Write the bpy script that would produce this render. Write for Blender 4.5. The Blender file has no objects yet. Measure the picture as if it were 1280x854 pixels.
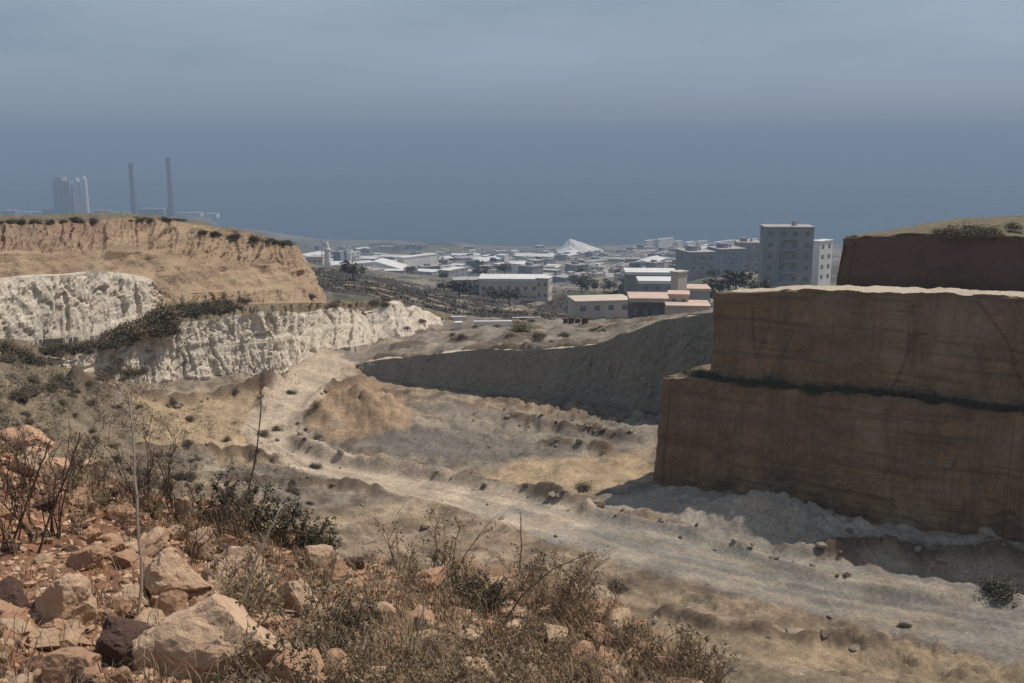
import bpy, bmesh, math, random
import numpy as np
from mathutils import Vector, Matrix
from mathutils.bvhtree import BVHTree

random.seed(7)
R = math.radians
sc = bpy.context.scene
col = sc.collection

# ------------------------------------------------------------------ camera
F = 1250.0                                   # focal length in pixels of a 1280 px wide frame
TH = math.atan(252.0 / F)                    # pitch below the horizon
cam_d = bpy.data.cameras.new('camera')
cam_d.sensor_width = 36.0
cam_d.lens = 36.0 * F / 1280.0
cam_d.clip_start = 0.1
cam_d.clip_end = 120000
cam = bpy.data.objects.new('camera', cam_d)
col.objects.link(cam)
cam.location = (0, 0, 0)
cam.rotation_euler = (math.pi / 2 - TH, 0, 0)
sc.camera = cam

# ------------------------------------------------------------------ light
SUN_EL = R(56)
SUN_AZ = math.atan2(0.92, 0.39)              # clockwise from +Y
sun_dir = Vector((math.sin(SUN_AZ) * math.cos(SUN_EL), math.cos(SUN_AZ) * math.cos(SUN_EL), math.sin(SUN_EL)))
sun_d = bpy.data.lights.new('sun', 'SUN')
sun_d.energy = 3.6
sun_d.angle = R(0.6)
sun_d.color = (1.0, 0.92, 0.82)
sun = bpy.data.objects.new('sun', sun_d)
col.objects.link(sun)
sun.rotation_euler = sun_dir.to_track_quat('Z', 'Y').to_euler()

w = bpy.data.worlds.new('World')
sc.world = w
w.use_nodes = True
wt = w.node_tree
bg = wt.nodes['Background']
sky = wt.nodes.new('ShaderNodeTexSky')
sky.sky_type = 'NISHITA'
sky.sun_disc = False
sky.sun_elevation = SUN_EL
sky.sun_rotation = SUN_AZ
sky.altitude = 200
sky.dust_density = 1.5
SKY_STRENGTH = 0.062
bg.inputs['Strength'].default_value = SKY_STRENGTH
# thin high overcast: grey-blue veil with soft banks, over the clear sky
tc = wt.nodes.new('ShaderNodeTexCoord')
mp = wt.nodes.new('ShaderNodeMapping')
mp.inputs['Scale'].default_value = (2.2, 2.2, 11.0)
nz = wt.nodes.new('ShaderNodeTexNoise')
nz.inputs['Scale'].default_value = 1.6
nz.inputs['Detail'].default_value = 5.0
nz.inputs['Roughness'].default_value = 0.5
rp = wt.nodes.new('ShaderNodeValToRGB')
rp.color_ramp.elements[0].position = 0.34
rp.color_ramp.elements[0].color = (3.9, 5.0, 6.5, 1)
rp.color_ramp.elements[1].position = 0.68
rp.color_ramp.elements[1].color = (5.3, 6.4, 7.7, 1)
mx = wt.nodes.new('ShaderNodeMix')
mx.data_type = 'RGBA'
mx.inputs['Factor'].default_value = 0.82
L = wt.links.new
L(tc.outputs['Generated'], mp.inputs['Vector'])
L(mp.outputs['Vector'], nz.inputs['Vector'])
L(nz.outputs['Fac'], rp.inputs['Fac'])
L(sky.outputs['Color'], mx.inputs['A'])
sep = wt.nodes.new('ShaderNodeSeparateXYZ')
L(tc.outputs['Generated'], sep.inputs['Vector'])
wob = wt.nodes.new('ShaderNodeMath'); wob.operation = 'MULTIPLY_ADD'      # ragged upper rim of the low cloud bank
L(nz.outputs['Fac'], wob.inputs[0]); wob.inputs[1].default_value = -0.07
L(sep.outputs['Z'], wob.inputs[2])
bank = wt.nodes.new('ShaderNodeMapRange'); bank.interpolation_type = 'SMOOTHSTEP'
bank.inputs['From Min'].default_value = -0.05; bank.inputs['From Max'].default_value = 0.05
L(wob.outputs[0], bank.inputs['Value'])
mb = wt.nodes.new('ShaderNodeMix'); mb.data_type = 'RGBA'
L(bank.outputs['Result'], mb.inputs['Factor'])
mb.inputs['A'].default_value = (3.3, 4.2, 5.6, 1)
L(rp.outputs['Color'], mb.inputs['B'])
L(mb.outputs['Result'], mx.inputs['B'])
L(mx.outputs['Result'], bg.inputs['Color'])

vs = sc.view_settings
vs.view_transform = 'Standard'
vs.look = 'None'
vs.exposure = 0.15
vs.gamma = 1
vs.use_curve_mapping = False
HAZE_DENSITY = 3.2e-4
HAZE_COLOR = (0.405, 0.53, 0.70)

# ------------------------------------------------------------------ measuring helpers
SI, CO = math.sin(TH), math.cos(TH)


def ray(px, py):
    a, b = (px - 640.0) / F, (427.0 - py) / F
    return Vector((a, CO + b * SI, -SI + b * CO))


def P(px, py, Y):
    d = ray(px, py)
    return d * (Y / d.y)


def PZ(px, py, z):
    d = ray(px, py)
    return d * (z / d.z)


# ------------------------------------------------------------------ numpy noise
def _hash(ix, iy, iz, seed):
    with np.errstate(over='ignore'):
        h = (ix.astype(np.int64) * 374761393 + iy.astype(np.int64) * 668265263 + iz.astype(np.int64) * 2147483647 + seed * 974634777)
        h = (h ^ (h >> 13)) * 1274126177
        h = h ^ (h >> 16)
    return (h & 0xFFFFFF).astype(np.float64) / 0xFFFFFF * 2 - 1


def vnoise(x, y, z, seed=0):
    x, y, z = np.broadcast_arrays(np.asarray(x, float), np.asarray(y, float), np.asarray(z, float))
    xi, yi, zi = np.floor(x), np.floor(y), np.floor(z)
    fx, fy, fz = x - xi, y - yi, z - zi
    sx, sy, sz = [f * f * f * (f * (f * 6 - 15) + 10) for f in (fx, fy, fz)]
    xi, yi, zi = xi.astype(np.int64), yi.astype(np.int64), zi.astype(np.int64)
    out = 0
    for dx in (0, 1):
        wx = sx if dx else 1 - sx
        for dy in (0, 1):
            wy = sy if dy else 1 - sy
            for dz in (0, 1):
                wz = sz if dz else 1 - sz
                out = out + wx * wy * wz * _hash(xi + dx, yi + dy, zi + dz, seed)
    return out


def fbm(x, y, z, oct=4, seed=0, gain=0.5):
    out, a, f = 0, 1.0, 1.0
    for k in range(oct):
        out = out + a * vnoise(x * f, y * f, z * f, seed + k * 17)
        a *= gain
        f *= 2.03
    return out


def sstep(a, b, x):
    t = np.clip((x - a) / (b - a), 0, 1)
    return t * t * (3 - 2 * t)


# ------------------------------------------------------------------ materials
def mat_new(name, rough=0.9):
    m = bpy.data.materials.new(name)
    m.use_nodes = True
    nt = m.node_tree
    b = nt.nodes['Principled BSDF']
    b.inputs['Roughness'].default_value = rough
    b.inputs['Specular IOR Level'].default_value = 0.25
    return m, nt, b


def nd(nt, t, **kw):
    n = nt.nodes.new(t)
    for k, v in kw.items():
        n.inputs[k].default_value = v
    return n


def mixc(nt, fac, a, b, mode='MIX'):
    n = nt.nodes.new('ShaderNodeMix')
    n.data_type = 'RGBA'
    n.blend_type = mode
    for key, v in (('Factor', fac), ('A', a), ('B', b)):
        if isinstance(v, bpy.types.NodeSocket):
            nt.links.new(v, n.inputs[key])
        elif isinstance(v, (int, float)):
            n.inputs[key].default_value = v
        else:
            n.inputs[key].default_value = (*v, 1)
    return n.outputs['Result']


def noise_fac(nt, coord, scale, lo, hi, detail=4, stretch=None, rough=0.55):
    if stretch:
        m = nd(nt, 'ShaderNodeMapping', Scale=stretch)
        nt.links.new(coord, m.inputs['Vector'])
        coord = m.outputs['Vector']
    n = nd(nt, 'ShaderNodeTexNoise', Scale=scale, Detail=detail, Roughness=rough)
    nt.links.new(coord, n.inputs['Vector'])
    r = nt.nodes.new('ShaderNodeMapRange')
    r.inputs['From Min'].default_value = lo
    r.inputs['From Max'].default_value = hi
    nt.links.new(n.outputs['Fac'], r.inputs['Value'])
    return r.outputs['Result'], n.outputs['Fac']


def bump(nt, b, heights, dist=0.1, strength=0.6):
    """heights: list of (socket, weight)"""
    acc = None
    for s, wgt in heights:
        m = nt.nodes.new('ShaderNodeMath')
        m.operation = 'MULTIPLY_ADD'
        nt.links.new(s, m.inputs[0])
        m.inputs[1].default_value = wgt
        if acc is not None:
            nt.links.new(acc, m.inputs[2])
        else:
            m.inputs[2].default_value = 0
        acc = m.outputs[0]
    bp = nd(nt, 'ShaderNodeBump', Strength=strength, Distance=dist)
    nt.links.new(acc, bp.inputs['Height'])
    nt.links.new(bp.outputs['Normal'], b.inputs['Normal'])


def rock_mat(name, c1, c2, c3, s1=0.15, s2=0.9, streak=(1.2, 1.2, 0.12), streak_c=None, streak_amt=0.5, strata=0.0, strata_c=None, bd=0.25, attr=False, loc=(0, 0, 0)):
    m, nt, b = mat_new(name, 0.95)
    t = nt.nodes.new('ShaderNodeTexCoord')
    co = t.outputs['Object']
    f1, _ = noise_fac(nt, co, s1, 0.36, 0.64, 5)
    f2, h2 = noise_fac(nt, co, s2, 0.35, 0.68, 6, rough=0.65)
    c = mixc(nt, f1, c1, c2)
    f2s = nt.nodes.new('ShaderNodeMath'); f2s.operation = 'MULTIPLY'
    nt.links.new(f2, f2s.inputs[0]); f2s.inputs[1].default_value = 0.6
    c = mixc(nt, f2s.outputs[0], c, c3)
    hs = [(h2, 1.0)]
    if streak_c:
        fs, h = noise_fac(nt, co, 1.0, 0.43, 0.60, 6, stretch=streak, rough=0.65)
        k = nt.nodes.new('ShaderNodeMath'); k.operation = 'MULTIPLY'
        nt.links.new(fs, k.inputs[0]); k.inputs[1].default_value = streak_amt
        c = mixc(nt, k.outputs[0], c, streak_c)
        hs.append((h, 1.2))
    if strata:
        fs, h = noise_fac(nt, co, 1.0, 0.46, 0.60, 5, stretch=(0.05, 0.05, 0.9), rough=0.62)
        k = nt.nodes.new('ShaderNodeMath'); k.operation = 'MULTIPLY'
        nt.links.new(fs, k.inputs[0]); k.inputs[1].default_value = strata
        c = mixc(nt, k.outputs[0], c, strata_c)
        hs.append((h, 1.2))
    f4, h4 = noise_fac(nt, co, s2 * 7, 0.3, 0.7, 5, rough=0.7)
    c = mixc(nt, 0.35, c, mixc(nt, f4, [v * 0.6 for v in c1], [min(1, v * 1.35) for v in c1]), 'MIX')
    hs.append((h4, 0.35))
    nt.links.new(c, b.inputs['Base Color'])
    bump(nt, b, hs, bd, 0.7)
    return m


def flat_mat(name, c, rough=0.8, var=0.25, scale=0.4):
    m, nt, b = mat_new(name, rough)
    t = nt.nodes.new('ShaderNodeTexCoord')
    f, h = noise_fac(nt, t.outputs['Object'], scale, 0.3, 0.7, 5, rough=0.65)
    cc = mixc(nt, f, [v * (1 - var) for v in c], [min(1, v * (1 + var * 0.6)) for v in c])
    nt.links.new(cc, b.inputs['Base Color'])
    return m


def foliage_mat(name, c1, c2, c3):
    m, nt, b = mat_new(name, 0.75)
    g = nt.nodes.new('ShaderNodeNewGeometry')
    t = nt.nodes.new('ShaderNodeTexCoord')
    c = mixc(nt, g.outputs['Random Per Island'], c1, c2)
    f, _ = noise_fac(nt, t.outputs['Object'], 2.0, 0.35, 0.65, 3)
    c = mixc(nt, f, c, c3)
    nt.links.new(c, b.inputs['Base Color'])
    return m


def attr_ground_mat():
    """ground: soil colours carried per vertex (which soil lies where), broken up by procedural grit"""
    m, nt, b = mat_new('quarry_ground', 0.96)
    at = nt.nodes.new('ShaderNodeAttribute'); at.attribute_name = 'soil'
    g = nt.nodes.new('ShaderNodeTexCoord')
    co = g.outputs['Object']
    c = at.outputs['Color']
    f1, h1 = noise_fac(nt, co, 0.35, 0.35, 0.66, 6, rough=0.65)
    c = mixc(nt, 1.0, c, mixc(nt, f1, (0.72, 0.71, 0.70), (1.18, 1.16, 1.12)), 'MULTIPLY')
    f2, h2 = noise_fac(nt, co, 3.4, 0.36, 0.64, 7, rough=0.78)
    c = mixc(nt, 1.0, c, mixc(nt, f2, (0.66, 0.655, 0.65), (1.26, 1.25, 1.24)), 'MULTIPLY')
    f3, h3 = noise_fac(nt, co, 22.0, 0.3, 0.7, 5, rough=0.75)
    c = mixc(nt, 1.0, c, mixc(nt, f3, (0.7, 0.69, 0.68), (1.25, 1.24, 1.22)), 'MULTIPLY')
    nt.links.new(c, b.inputs['Base Color'])
    bump(nt, b, [(h1, 0.10), (h2, 0.30), (h3, 0.10)], 0.5, 0.55)
    return m


M = {}
M['ground'] = attr_ground_mat()
M['white_cliff'] = rock_mat('pale_limestone', (0.68, 0.605, 0.50), (0.54, 0.465, 0.365), (0.40, 0.325, 0.24), 0.14, 0.9, streak=(1.3, 1.3, 0.08), streak_c=(0.30, 0.25, 0.19), streak_amt=0.75, bd=0.2)
M['talus'] = rock_mat('orange_talus', (0.36, 0.265, 0.17), (0.235, 0.14, 0.09), (0.40, 0.30, 0.20), 0.10, 0.45, strata=0.8, strata_c=(0.17, 0.115, 0.08), bd=0.4)
M['red_cut'] = rock_mat('red_brown_cut', (0.30, 0.205, 0.14), (0.23, 0.15, 0.10), (0.37, 0.265, 0.18), 0.2, 0.9, streak=(0.8, 0.8, 0.1), streak_c=(0.13, 0.085, 0.06), streak_amt=0.8, bd=0.25)
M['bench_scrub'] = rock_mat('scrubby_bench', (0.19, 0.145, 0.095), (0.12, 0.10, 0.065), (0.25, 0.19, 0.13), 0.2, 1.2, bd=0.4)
M['brown_face'] = rock_mat('brown_quarry_face', (0.26, 0.16, 0.09), (0.18, 0.105, 0.062), (0.21, 0.165, 0.095), 0.13, 0.5, streak=(0.6, 0.6, 0.07), streak_c=(0.105, 0.075, 0.052), streak_amt=0.75, strata=0.5, strata_c=(0.10, 0.07, 0.048), bd=0.25)
def saw_marks(m):
    nt = m.node_tree; b = nt.nodes['Principled BSDF']
    src = b.inputs['Base Color'].links[0].from_socket
    t = nt.nodes.new('ShaderNodeTexCoord')
    f, h = noise_fac(nt, t.outputs['Object'], 1.0, 0.30, 0.70, 4, stretch=(5.0, 5.0, 0.03), rough=0.7)
    c = mixc(nt, 1.0, src, mixc(nt, f, (0.84, 0.835, 0.83), (1.15, 1.145, 1.14)), 'MULTIPLY')
    f2, h = noise_fac(nt, t.outputs['Object'], 1.0, 0.52, 0.72, 5, stretch=(0.28, 0.28, 0.10), rough=0.6)
    k = nt.nodes.new('ShaderNodeMath'); k.operation = 'MULTIPLY'; nt.links.new(f2, k.inputs[0]); k.inputs[1].default_value = 0.55
    c = mixc(nt, k.outputs[0], c, (0.33, 0.25, 0.165))
    f3, h = noise_fac(nt, t.outputs['Object'], 1.0, 0.55, 0.63, 5, stretch=(0.12, 0.12, 2.2), rough=0.6)
    k = nt.nodes.new('ShaderNodeMath'); k.operation = 'MULTIPLY'; nt.links.new(f3, k.inputs[0]); k.inputs[1].default_value = 0.45
    c = mixc(nt, k.outputs[0], c, (0.085, 0.06, 0.042))
    nt.links.new(c, b.inputs['Base Color'])


saw_marks(M['brown_face'])
M['dark_face'] = rock_mat('dark_red_face', (0.11, 0.07, 0.05), (0.085, 0.06, 0.045), (0.13, 0.075, 0.055), 0.12, 0.7, bd=0.2)
M['grey_face'] = rock_mat('grey_pit_face', (0.25, 0.235, 0.20), (0.19, 0.19, 0.17), (0.27, 0.215, 0.175), 0.08, 0.5, streak=(0.4, 0.4, 0.06), streak_c=(0.13, 0.125, 0.11), streak_amt=0.5, bd=0.2)
M['ledge'] = rock_mat('pale_ledge', (0.50, 0.43, 0.33), (0.42, 0.34, 0.25), (0.33, 0.25, 0.18), 0.2, 1.0, bd=0.2)
M['scrub_top'] = rock_mat('dry_hilltop', (0.15, 0.125, 0.08), (0.20, 0.16, 0.105), (0.10, 0.085, 0.055), 0.15, 0.9, bd=0.3)
M['red_rock'] = rock_mat('tan_red_stone', (0.46, 0.275, 0.17), (0.35, 0.19, 0.115), (0.54, 0.36, 0.24), 1.3, 5.0, bd=0.03)
M['pale_rock'] = rock_mat('pale_tan_stone', (0.60, 0.43, 0.29), (0.48, 0.31, 0.195), (0.30, 0.175, 0.115), 1.8, 6.0, strata=0.4, strata_c=(0.34, 0.21, 0.14), bd=0.03)
M['dark_rock'] = rock_mat('dark_brown_stone', (0.10, 0.06, 0.045), (0.16, 0.095, 0.065), (0.07, 0.045, 0.04), 1.5, 5.0, bd=0.03)
M['grey_rock'] = rock_mat('grey_rubble', (0.26, 0.22, 0.175), (0.33, 0.28, 0.22), (0.18, 0.145, 0.11), 0.5, 2.0, bd=0.1)
M['leaf_green'] = foliage_mat('dusty_green_leaves', (0.07, 0.068, 0.04), (0.125, 0.115, 0.072), (0.095, 0.08, 0.052))
M['leaf_olive'] = foliage_mat('olive_leaves', (0.18, 0.14, 0.085), (0.27, 0.205, 0.13), (0.14, 0.11, 0.068))
M['leaf_dark'] = foliage_mat('dark_scrub_leaves', (0.055, 0.05, 0.03), (0.12, 0.10, 0.065), (0.085, 0.07, 0.045))
M['leaf_bank'] = foliage_mat('dry_bank_leaves', (0.06, 0.052, 0.034), (0.27, 0.21, 0.14), (0.13, 0.105, 0.068))
M['straw'] = foliage_mat('straw', (0.30, 0.215, 0.13), (0.20, 0.14, 0.085), (0.24, 0.17, 0.10))
M['pale_stalk'] = foliage_mat('bleached_stalk', (0.40, 0.32, 0.24), (0.33, 0.25, 0.18), (0.36, 0.29, 0.21))
M['dark_stalk'] = foliage_mat('dark_dead_stalk', (0.07, 0.045, 0.03), (0.12, 0.08, 0.055), (0.09, 0.06, 0.04))
M['white_wall'] = flat_mat('white_render', (0.72, 0.68, 0.64), 0.85, 0.18, 0.15)
M['cream_wall'] = flat_mat('cream_render', (0.55, 0.47, 0.39), 0.85, 0.2, 0.15)
M['grey_wall'] = flat_mat('grey_concrete', (0.30, 0.29, 0.28), 0.9, 0.22, 0.15)
M['pink_wall'] = flat_mat('pinkish_concrete', (0.56, 0.42, 0.34), 0.9, 0.2, 0.2)
M['dark_wall'] = flat_mat('dark_cladding', (0.13, 0.115, 0.105), 0.85, 0.3, 0.2)
M['blue_wall'] = flat_mat('bluish_render', (0.24, 0.26, 0.30), 0.85, 0.2, 0.2)
M['roof_white'] = flat_mat('white_roof', (0.66, 0.64, 0.615), 0.7, 0.15, 0.1)
M['roof_grey'] = flat_mat('grey_roof', (0.38, 0.36, 0.34), 0.85, 0.25, 0.15)
M['far_glass'] = flat_mat('hazed_window', (0.19, 0.19, 0.195), 0.5, 0.3, 1.0)  # distant glass paled towards the wall tone, haze put into its colour
M['glass'] = flat_mat('dark_window', (0.075, 0.08, 0.09), 0.25, 0.3, 1.0)
M['chimney'] = flat_mat('chimney_concrete', (0.16, 0.145, 0.15), 0.85, 0.2, 0.03)
M['chimney_red'] = flat_mat('chimney_red_band', (0.30, 0.10, 0.08), 0.85, 0.2, 0.03)
M['steel'] = flat_mat('painted_steel', (0.33, 0.34, 0.36), 0.6, 0.2, 0.3)


# ------------------------------------------------------------------ object helpers
def tag(o, label=None, cat=None, group=None, kind=None):
    if label: o['label'] = label
    if cat: o['category'] = cat
    if group: o['group'] = group
    if kind: o['kind'] = kind
    return o


def empty(name, loc, rz=0.0):
    o = bpy.data.objects.new(name, None)
    col.objects.link(o)
    o.location = loc
    o.rotation_euler = (0, 0, rz)
    o.empty_display_size = 0.5
    return o


class MB:
    def __init__(s):
        s.v, s.f, s.m = [], [], []

    def add(s, vs, fs, mi=0):
        k = len(s.v)
        s.v += [tuple(v) for v in vs]
        for f in fs:
            s.f.append([i + k for i in f]); s.m.append(mi)
        return s

    def box(s, x0, x1, y0, y1, z0, z1, mi=0):
        vs = [(x, y, z) for z in (z0, z1) for y in (y0, y1) for x in (x0, x1)]
        return s.add(vs, [(0, 2, 3, 1), (4, 5, 7, 6), (0, 1, 5, 4), (2, 6, 7, 3), (0, 4, 6, 2), (1, 3, 7, 5)], mi)

    def tube(s, pts, rads, n=5, mi=0, cap=True):
        pts = [Vector(p) for p in pts]
        k = len(s.v)
        for i, p in enumerate(pts):
            d = (pts[min(i + 1, len(pts) - 1)] - pts[max(i - 1, 0)])
            if d.length < 1e-9: d = Vector((0, 0, 1))
            d.normalize()
            a = d.cross(Vector((0.31, 0.9, 0.2))).normalized()
            b = d.cross(a)
            for j in range(n):
                t = 2 * math.pi * j / n
                s.v.append(tuple(p + (a * math.cos(t) + b * math.sin(t)) * rads[i]))
        for i in range(len(pts) - 1):
            for j in range(n):
                j2 = (j + 1) % n
                s.f.append([k + i * n + j, k + i * n + j2, k + (i + 1) * n + j2, k + (i + 1) * n + j]); s.m.append(mi)
        if cap:
            s.f.append([k + (len(pts) - 1) * n + j for j in range(n)]); s.m.append(mi)
            s.f.append([k + j for j in reversed(range(n))]); s.m.append(mi)
        return s

    def mesh(s, name, mats, smooth=False):
        me = bpy.data.meshes.new(name)
        me.from_pydata(s.v, [], s.f)
        for m in (mats if isinstance(mats, (list, tuple)) else [mats]):
            me.materials.append(m)
        me.polygons.foreach_set('material_index', s.m)
        if smooth:
            me.polygons.foreach_set('use_smooth', [True] * len(s.f))
        me.update()
        return me

    def build(s, name, mats, parent=None, smooth=False):
        return link(name, s.mesh(name, mats, smooth), parent)


def link(name, me, parent=None):
    o = bpy.data.objects.new(name, me)
    col.objects.link(o)
    if parent: o.parent = parent
    return o


def children(o):
    return [c for c in bpy.data.objects if c.parent == o]


BV, BF = [], []                               # all structure, for putting things on the ground


def grid_mesh(name, X, Y, Z, mats, midx=None, smooth=True, colors=None, fmask=None, collide=True):
    """X,Y,Z are (nv,nu) arrays -> one quad mesh"""
    nv, nu = X.shape
    co = np.stack([X, Y, Z], -1).reshape(-1, 3)
    ii = np.arange(nv * nu).reshape(nv, nu)
    q = np.stack([ii[:-1, :-1], ii[:-1, 1:], ii[1:, 1:], ii[1:, :-1]], -1).reshape(-1, 4)
    mi = None if midx is None else midx.reshape(-1)
    if fmask is not None:
        keep = fmask.reshape(-1)
        q = q[keep]
        if mi is not None: mi = mi[keep]
        used = np.unique(q)
        rm = np.zeros(nv * nu, int); rm[used] = np.arange(len(used))
        q = rm[q]; co = co[used]
        if colors is not None: colors = colors.reshape(-1, 3)[used]
    elif colors is not None:
        colors = colors.reshape(-1, 3)
    me = bpy.data.meshes.new(name)
    me.vertices.add(len(co)); me.vertices.foreach_set('co', co.astype(np.float32).ravel())
    me.loops.add(q.size); me.loops.foreach_set('vertex_index', q.astype(np.int32).ravel())
    me.polygons.add(len(q))
    me.polygons.foreach_set('loop_start', np.arange(0, q.size, 4, dtype=np.int32))
    me.polygons.foreach_set('use_smooth', np.full(len(q), smooth))
    for m in (mats if isinstance(mats, (list, tuple)) else [mats]): me.materials.append(m)
    if mi is not None: me.polygons.foreach_set('material_index', mi.astype(np.int32))
    me.update(calc_edges=True)
    if colors is not None:
        ca = me.color_attributes.new('soil', 'FLOAT_COLOR', 'POINT')
        ca.data.foreach_set('color', np.concatenate([colors, np.ones((len(colors), 1))], 1).astype(np.float32).ravel())
    o = link(name, me)
    o['kind'] = 'structure'
    if collide:
        k = sum(len(b) for b in BV)
        BV.append(co); BF.append(q + k)
    return o


# ================================================================== TERRAIN
def pz(px, py, z):
    p = PZ(px, py, z); return (p.x, p.y, p.z)


def pY(px, py, Y):
    p = P(px, py, Y); return (p.x, p.y, p.z)


QPTS = [pz(*t) for t in [
    (815, 600, -28), (1280, 690, -28), (1280, 790, -27.6), (1100, 850, -27.2), (1280, 850, -26.8), (900, 780, -27.6),
    (700, 650, -28), (560, 620, -28), (450, 590, -28), (340, 560, -27.6), (345, 530, -27.6), (400, 470, -27.2), (425, 447, -26.4),
    (450, 470, -28), (600, 494, -28), (815, 530, -28), (690, 560, -28.2), (480, 555, -28), (560, 520, -28),
    (170, 560, -24.5), (250, 530, -26), (170, 490, -24.8), (330, 482, -26.4), (60, 600, -20), (0, 520, -19), (0, 470, -18.5), (-150, 480, -16), (-150, 560, -15),
    (120, 470, -22.5), (250, 600, -25.5), (400, 640, -27), (560, 690, -27.3), (720, 720, -27.4), (800, 800, -26.8), (1000, 640, -28), (1500, 700, -27), (1500, 850, -26)]]
QPTS += [(-25, 30, -14), (0, 30, -18), (15, 32, -20.5), (30, 34, -22), (-8, 12, -9), (5, 12, -10), (10, 20, -16), (-15, 20, -13), (-45, 45, -10), (-6, 42, -22.5), (-18, 55, -21.5), (12, 42, -23.5),
         (40, 85, -28), (70, 110, -28), (20, 110, -28), (-25, 128, -26.5), (-60, 120, -24), (-95, 130, -20), (50, 140, -28), (0, 140, -28), (100, 90, -27)]
FPTS = [pY(*t) for t in [
    (450, 452, 119), (500, 446, 117), (560, 440, 113), (600, 437.5, 111), (720, 436, 105), (770, 424, 103.5), (815, 404, 102), (885, 392, 99), (960, 385, 97), (1100, 385, 93), (1400, 400, 90),
    (420, 440, 124), (560, 412, 138), (640, 414, 128), (700, 408, 136), (760, 405, 130), (880, 398, 130),
    (420, 385, 160), (500, 390, 165), (600, 398, 180), (700, 400, 190), (800, 402, 220), (880, 396, 230), (1100, 392, 220), (1400, 392, 200),
    (400, 352, 250), (470, 358, 270), (540, 372, 290), (640, 386, 300), (740, 388, 320), (880, 378, 330), (1100, 370, 330),
    (440, 345, 420), (560, 358, 480), (660, 362, 480), (760, 366, 480), (880, 352, 480), (1000, 350, 480), (1200, 350, 480),
    (420, 337, 800), (540, 342, 900), (660, 338, 900), (800, 340, 900), (920, 335, 900), (1100, 330, 900),
    (420, 325, 1500), (540, 324, 1500), (660, 322, 1500), (800, 320, 1500), (950, 316, 1500), (1200, 314, 1500),
    (640, 312, 2100), (480, 313, 2100), (800, 309, 2100), (950, 307, 2100), (1200, 307, 2100), (1500, 307, 2100),
    (380, 292, 2500), (250, 279, 2850), (100, 274, 2950), (-100, 274, 2950), (-300, 274, 2950),
    (300, 345, 220), (150, 345, 200), (0, 345, 180), (-200, 345, 160), (300, 320, 500), (100, 320, 500), (-150, 320, 500), (250, 300, 1400), (50, 300, 1400), (-200, 300, 1400)]]


class TPS:
    def __init__(s, pts, far=False):
        a = np.array(pts, float)
        s.far = far
        u, w = s.map(a[:, 0], a[:, 1])
        s.c = np.stack([u, w], 1)
        val = a[:, 2] / (a[:, 1] if far else 1)
        n = len(a)
        K = s.k(s.c[:, None, :] - s.c[None, :, :]) + np.eye(n) * (1e-4 if far else 0.02)
        Q = np.concatenate([np.ones((n, 1)), s.c], 1)
        A = np.block([[K, Q], [Q.T, np.zeros((3, 3))]])
        s.w = np.linalg.solve(A, np.concatenate([val, np.zeros(3)]))

    def map(s, x, y):
        if s.far: return x / y * 2.0, np.log(y) * 0.55
        return x / 20.0, y / 20.0

    @staticmethod
    def k(d):
        r2 = (d ** 2).sum(-1)
        return 0.5 * r2 * np.log(r2 + 1e-12)

    def __call__(s, x, y):
        shp = np.shape(x)
        u, w = s.map(np.ravel(x), np.ravel(y))
        out = np.zeros(len(u))
        for i in range(0, len(u), 40000):
            q = np.stack([u[i:i + 40000], w[i:i + 40000]], 1)
            n = len(s.c)
            out[i:i + 40000] = s.k(q[:, None, :] - s.c[None]) @ s.w[:n] + s.w[n] + q @ s.w[n + 1:]
        out = out.reshape(shp)
        return out * y if s.far else out


tpsQ, tpsF = TPS(QPTS), TPS(FPTS, True)
FG = [pY(*t) for t in [(0, 854, 3.2), (0, 700, 5.2), (0, 530, 9.0), (130, 600, 8.5), (300, 645, 8.2), (420, 690, 7.6), (560, 712, 7.2), (700, 740, 6.6),
                       (800, 785, 5.8), (880, 854, 5.0), (300, 854, 3.5), (600, 854, 4.0), (300, 740, 5.3), (500, 770, 5.2), (760, 900, 4.3)]]
FG += [(0, 0, -1.65), (-3, 1, -1.2), (2.5, 1.5, -2.3), (-8, 9, -2.0), (-8, 4, -1.0), (5, 4, -3.4)]


class TPS1(TPS):
    def map(s, x, y):
        return x / 3.0, y / 3.0


tpsG = TPS1(FG)
EDGE = [pY(*t) for t in [(-200, 470, 10.5), (0, 530, 9.0), (60, 565, 8.7), (130, 600, 8.5), (200, 625, 8.3), (300, 645, 8.2), (420, 690, 7.6), (560, 712, 7.2), (700, 740, 6.6), (800, 785, 5.8), (880, 854, 5.0), (960, 930, 4.2), (1100, 1050, 3.2)]]
EU = np.array([p[0] / p[1] for p in EDGE]); EY = np.array([p[1] for p in EDGE])


def polyd(x, y, pts):
    """distance to a polyline and parameter along it, world XY"""
    best = np.full(np.shape(x), 1e9); par = np.zeros(np.shape(x))
    acc = 0.0
    for (ax, ay), (bx, by) in zip(pts[:-1], pts[1:]):
        dx, dy = bx - ax, by - ay
        l2 = dx * dx + dy * dy
        t = np.clip(((x - ax) * dx + (y - ay) * dy) / l2, 0, 1)
        d = np.hypot(x - ax - t * dx, y - ay - t * dy)
        k = d < best
        best = np.where(k, d, best); par = np.where(k, acc + t * math.sqrt(l2), par)
        acc += math.sqrt(l2)
    return best, par


def inpoly(x, y, pts):
    c = np.zeros(np.shape(x), bool)
    n = len(pts)
    for i in range(n):
        x1, y1 = pts[i]; x2, y2 = pts[(i + 1) % n]
        if y1 == y2: continue
        k = ((y1 > y) != (y2 > y)) & (x < (x2 - x1) * (y - y1) / (y2 - y1) + x1)
        c ^= k
    return c


def g2(px, py, z=-27.8):
    p = PZ(px, py, z); return (p.x, p.y)


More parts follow.
